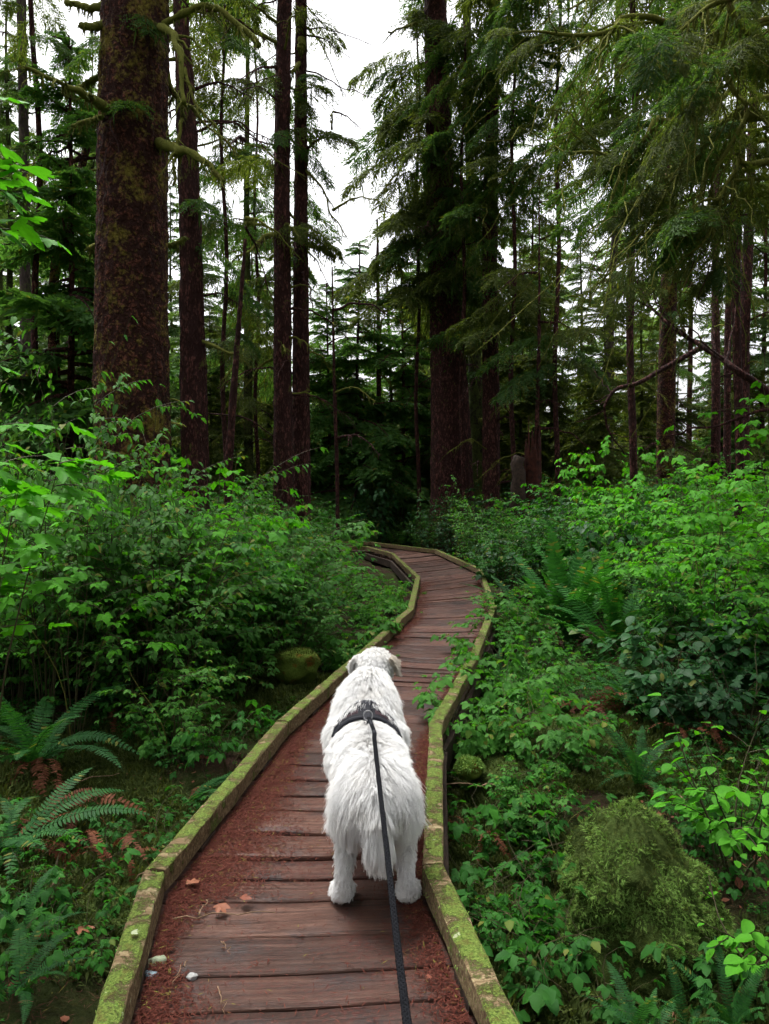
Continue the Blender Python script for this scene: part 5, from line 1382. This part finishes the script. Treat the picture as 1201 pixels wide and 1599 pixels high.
dog = empty('dog', DOG); tag(dog, 'fluffy white dog standing on the boardwalk facing away', 'dog')
body = dog_body(); body.materials.append(M['skin'])
link('body', body, dog)
def ear(s):
    """a hanging triangular flap"""
    bm = bmesh.new(); n, m_ = 8, 6; g = []
    for q in range(n + 1):
        t = q / n; w = .040 * (1 - t ** 2.2) + .006; row = []
        for k in range(m_ + 1):
            u = k / m_ * 2 - 1
            row.append(bm.verts.new((s * (.018 * math.sin(t * 2.2) + .006 * (1 - u * u) + .010 * t), u * w + .01 * t, -.095 * t)))
        g.append(row)
    for q in range(n):
        for k in range(m_): bm.faces.new((g[q][k], g[q][k + 1], g[q + 1][k + 1], g[q + 1][k]))
    bmesh.ops.solidify(bm, geom=bm.faces[:], thickness=.009)
    bmesh.ops.recalc_face_normals(bm, faces=bm.faces[:])
    me = bpy.data.meshes.new('ear'); bm.to_mesh(me); bm.free(); me.materials.append(M['fur_ear'] if False else M['skin'])
    me.polygons.foreach_set('use_smooth', [True] * len(me.polygons)); return me
earmats = []
for s, lx, ly in ((-1, -.092, .725), (1, .076, .715)):
    e = link('ear', ear(s), dog, (lx, ly + .012, .758), (0, s * -.12, -.25 + s * .12)); earmats.append(e)
def tail_mesh():
    A = Acc(); chain(A, [(.010, -.375, .475), (.014, -.420, .410), (.022, -.435, .335), (.030, -.430, .275)], [.034, .032, .026, .012], 22)
    o = link('tmp', A.mesh('tmp', None)); o.data.materials.clear()
    md = o.modifiers.new('r', 'REMESH'); md.mode = 'VOXEL'; md.voxel_size = .009
    dg = bpy.context.evaluated_depsgraph_get(); me = bpy.data.meshes.new_from_object(o.evaluated_get(dg)); bpy.data.objects.remove(o)
    me.materials.append(M['skin']); me.polygons.foreach_set('use_smooth', [True] * len(me.polygons)); me.name = 'tail'; return me
tail = tail_mesh(); tailo = link('tail', tail, dog)
nose = link('nose', rock_mesh('nose', (.018, .013, .014), 1.1, M['dark_skin'], 2, .05), dog, (.062, .958, .655))
for s in (-1, 1):
    link('eye', rock_mesh('eye', (.011, .011, .011), .3, M['dark_skin'], 2, 0.0), dog, (.012 + s * .042, .842 - s * .012, .700))

# saddle of the harness, laid over the coat
bvh = BVHTree.FromPolygons([v.co[:] for v in body.vertices], [tuple(p.vertices) for p in body.polygons])
def on_body(y, ang, lift):
    """a point above the trunk's surface at station y, angle from straight up (positive to the right)"""
    cx = float(np.interp(y, [-.2, .3, .45], [.008, -.038, -.042])); c = Vector((cx, y, .40))
    d = Vector((math.sin(ang), 0, math.cos(ang))); h = bvh.ray_cast(c + d * .5, -d)
    p = h[0] if h[0] is not None else c + d * .16
    return p + d * lift
def strip(front, rear, a0, a1, n, lift, mat, name, parent, m_=6):
    V, Q = [], []
    for k in range(n + 1):
        a = a0 + (a1 - a0) * k / n
        for q in range(m_ + 1):
            y = rear(a) + (front(a) - rear(a)) * q / m_
            edge = 1 - abs(q / m_ * 2 - 1) ** 6
            V.append(on_body(y, a, lift * (.6 + .4 * edge)))
    for k in range(n):
        for q in range(m_): a = k * (m_ + 1) + q; Q.append((a, a + 1, a + m_ + 2, a + m_ + 1))
    bm = bmesh.new(); vs = [bm.verts.new(v) for v in V]
    for f in Q: bm.faces.new([vs[x] for x in f])
    bmesh.ops.recalc_face_normals(bm, faces=bm.faces[:]); bmesh.ops.solidify(bm, geom=bm.faces[:], thickness=.006)
    me = bpy.data.meshes.new(name); bm.to_mesh(me); bm.free(); me.materials.append(mat)
    me.polygons.foreach_set('use_smooth', [True] * len(me.polygons)); return link(name, me, parent)
har = empty('dog_harness', DOG); tag(har, 'black and maroon dog harness strapped across the shoulders of the dog', 'harness')
HF = lambda a: .345 - .12 * min(1, abs(a) / 1.25) ** 1.6
HR = lambda a: HF(a) - .030 - .058 * max(0, 1 - abs(a) / .9)
strip(HF, HR, -1.0, 1.0, 34, .024, M['nylon'], 'back_panel', har)
strip(lambda a: HF(a) + .012, lambda a: HF(a) - .022, -1.05, 1.05, 34, .026, M['nylon'], 'front_binding', har, 3)
strip(lambda a: HR(a) + .012, lambda a: HR(a) - .012, -1.05, 1.05, 34, .026, M['nylon'], 'rear_binding', har, 3)
strip(lambda a: HF(a) + .020, lambda a: HF(a) + .012, -1.05, 1.05, 34, .022, M['reflective'], 'piping', har, 2)
strip(lambda a: .355, lambda a: .19, -.11, .11, 6, .034, M['nylon'], 'centre_strap', har, 10)
for s in (-1, 1):
    strip(lambda a: .285, lambda a: .250, s * 1.0, s * 2.6, 24, .020, M['nylon'], 'girth_strap', har, 2)
for s in (-1, 1):
    strip(lambda a: HF(a) - .024, lambda a: HR(a) + .014, s * .20, s * .62, 12, .0275, M['maroon'], 'maroon_insert', har, 3)
rp0 = on_body(.20, 0, .045)
A = Acc(); A.tube([rp0 + Vector((.020 * math.cos(a), .008 * math.sin(a) - .005, .020 * math.sin(a) + .006)) for a in np.linspace(0, 2 * math.pi, 17)], .0032, 6, False)
link('leash_ring', A.mesh('leash_ring', M['metal'], True), har)

# fur: strands combed over the body, clumped into locks
def smoothstep(a, b, x): t = np.clip((x - a) / (b - a), 0, 1); return t * t * (3 - 2 * t)
def fur_field(p, n, is_tail):
    x, y, z = p[:, 0], p[:, 1], p[:, 2]
    L = np.full(len(p), .062)
    flow = np.stack([np.sign(x + .02) * .10 * np.ones_like(x), -.75 * np.ones_like(x), -.55 * np.ones_like(x)], -1)
    low = smoothstep(.36, .16, z)
    rump = smoothstep(-.10, -.28, y) * smoothstep(.17, .42, z)
    L = L + .036 * rump
    flow = flow + rump[:, None] * np.array([0, .25, -.95])
    neck = smoothstep(.40, .48, y) * smoothstep(.60, .50, y)
    L = L + .015 * neck
    head = smoothstep(.54, .68, y); L = L * (1 - head) + .024 * head
    L = L * (1 - low) + .022 * low
    paw = smoothstep(.09, .05, z); L = L * (1 - paw) + .013 * paw
    flow = flow * (1 - low)[:, None] + low[:, None] * np.array([0, -.15, -1.0])
    lift = np.full(len(p), .55)
    lift = lift * (1 - .45 * rump) * (1 - .3 * low)
    loin = smoothstep(.24, .10, y) * smoothstep(-.2, -.02, y) * smoothstep(.45, .52, z); lift = lift + .45 * loin; L = L + .022 * loin
    if is_tail:
        L = .062 + .035 * smoothstep(.42, .34, z) - .030 * smoothstep(.33, .27, z); flow = np.stack([(x - .02) * 6, -.25 + 0 * x, -1.0 + 0 * x], -1); lift = np.full(len(p), .28)
    flow = flow - n * np.sum(flow * n, 1)[:, None]
    flow /= np.linalg.norm(flow, axis=1)[:, None] + 1e-6
    return L, flow, lift
def make_fur(name, me, n, seed, parent, mat, is_tail=False, nseg=6, r_root=.0011, clump=.45, nclump=2600, field=None):
    rs = np.random.default_rng(seed); p, nn = sample(me, n, rs)
    x, y, z = p.T
    if not is_tail and field is None:       # nothing grows where the harness lies
        ang = np.arctan2(x + .036, z - .40)
        f_ = np.array([HF(a) for a in ang]); r_ = np.array([HR(a) for a in ang])
        keep = ~((y < f_ + .012) & (y > r_ - .004) & (np.abs(ang) < 1.05)); p, nn = p[keep], nn[keep]
    n = len(p)
    L, flow, lift = (field or fur_field)(p, nn, is_tail)
    L = L * rs.uniform(.75, 1.12, n)
    d0 = nn * (lift + .25)[:, None] + flow * .8 + rs.normal(0, .10, (n, 3)); d0 /= np.linalg.norm(d0, axis=1)[:, None]
    d1 = nn * (lift * .25)[:, None] + flow + rs.normal(0, .12, (n, 3)) + np.array([0, 0, -.15]); d1 /= np.linalg.norm(d1, axis=1)[:, None]
    t = np.linspace(0, 1, nseg)[None, :, None]
    pts = p[:, None] + (d0[:, None] * (t - .5 * t * t) + d1[:, None] * (.5 * t * t)) * 1.15 * L[:, None, None]
    # locks
    g = rs.choice(n, min(n, nclump), replace=False); kd = KDTree(len(g))
    for k, q in enumerate(g): kd.insert(p[q], k)
    kd.balance()
    own = np.array([g[kd.find(q)[1]] for q in p])
    fac = rs.uniform(.85, 1.15, n); jit_ = rs.normal(0, .0035, (n, 3))
    pts = p[:, None] + (pts - p[:, None]) * fac[own][:, None, None] + jit_[own][:, None] * (np.linspace(0, 1, nseg) ** 1.5)[None, :, None]
    w = clump * (np.linspace(0, 1, nseg) ** 1.3)[None, :, None] * rs.uniform(.5, 1.1, (n, 1, 1))
    tgt = pts[own] + (p - p[own])[:, None] * .12
    pts = pts * (1 - w) + tgt * w
    cv = bpy.data.hair_curves.new(name); cv.add_curves([nseg] * n)
    cv.attributes['position'].data.foreach_set('vector', pts.astype(np.float32).ravel())
    ra = cv.attributes.get('radius') or cv.attributes.new('radius', 'FLOAT', 'POINT')
    rr = (r_root * (1 - .8 * np.linspace(0, 1, nseg)))[None] * rs.uniform(.7, 1.2, (n, 1))
    ra.data.foreach_set('value', rr.astype(np.float32).ravel())
    cv.materials.append(mat)
    o = link(name, cv, parent); o['kind'] = 'stuff'; return o
make_fur('fur', body, 130000, 1, dog, M['fur'], r_root=.0010, clump=.46, nclump=15000)
make_fur('tail_fur', tail, 9000, 2, dog, M['fur'], True, 7, .0012, .6, 420)
def ear_field(p, n, t_): 
    f = np.tile(np.array([0, -.25, -1.0]), (len(p), 1)); f = f - n * np.sum(f * n, 1)[:, None]; f /= np.linalg.norm(f, axis=1)[:, None] + 1e-6
    return np.full(len(p), .022), f, np.full(len(p), .2)
for e in earmats: make_fur('ear_fur', e.data, 2600, 4, e, M['fur_ear'] if e.location.x > 0 else M['fur'], False, 5, .0009, .3, 120, ear_field)

# ------------------------------------------------------------------ leash: braided rope from the ring to the walker's hand below the frame
ring = DOG + rp0 + Vector((0, -.02, .01))
L3 = [ring, at(584, 1142, 3.10), at(584.8, 1156, 2.98), at(588, 1185, 2.80), at(594, 1240, 2.50), at(602, 1310, 2.18), at(611, 1390, 1.90), at(620, 1470, 1.66), at(631, 1560, 1.42), at(641, 1640, 1.22), at(655, 1760, .98), at(670, 1900, .75)]
# keep it clear of the back: lift the first stretch onto the coat
for q in range(1, 4):
    pass
leash = empty('leash', ring); tag(leash, 'thick black braided rope leash running from the harness towards the viewer', 'leash')
P = [p - ring for p in spline(L3, 640)]
Pn = np.array([p[:] for p in P]); dd = np.gradient(Pn, axis=0); dd /= np.linalg.norm(dd, axis=1)[:, None]
u = np.cross(dd, [0, 0, 1.]); u /= np.linalg.norm(u, axis=1)[:, None]; v = np.cross(u, dd)
s_ = np.concatenate([[0], np.cumsum(np.linalg.norm(np.diff(Pn, axis=0), axis=1))])
i0 = 10
for k in range(6):                     # three strands each way, plaited over and under
    sg = 1 if k < 3 else -1; ph = sg * s_ * 2 * math.pi / .055 + k * 2 * math.pi / 3
    wv = .0046 + .0014 * np.sin(s_ * 2 * math.pi / .055 * 3 + (0 if k < 3 else math.pi))
    A = Acc(); c = Pn + (np.cos(ph)[:, None] * u + np.sin(ph)[:, None] * v) * wv[:, None]
    A.tube(c[i0:], .0034, 6); link('rope_strand', A.mesh('rope_strand', M['rope'], True), leash)
A = Acc(); A.tube(Pn[:38], np.interp(np.arange(38), [0, 4, 18, 24, 37], [.003, .005, .006, .0085, .0085]), 10); link('clip', A.mesh('clip', M['nylon'], True), leash)
A = Acc(); A.tube(Pn[60:78], .0092, 10); link('whipping', A.mesh('whipping', M['nylon'], True), leash)
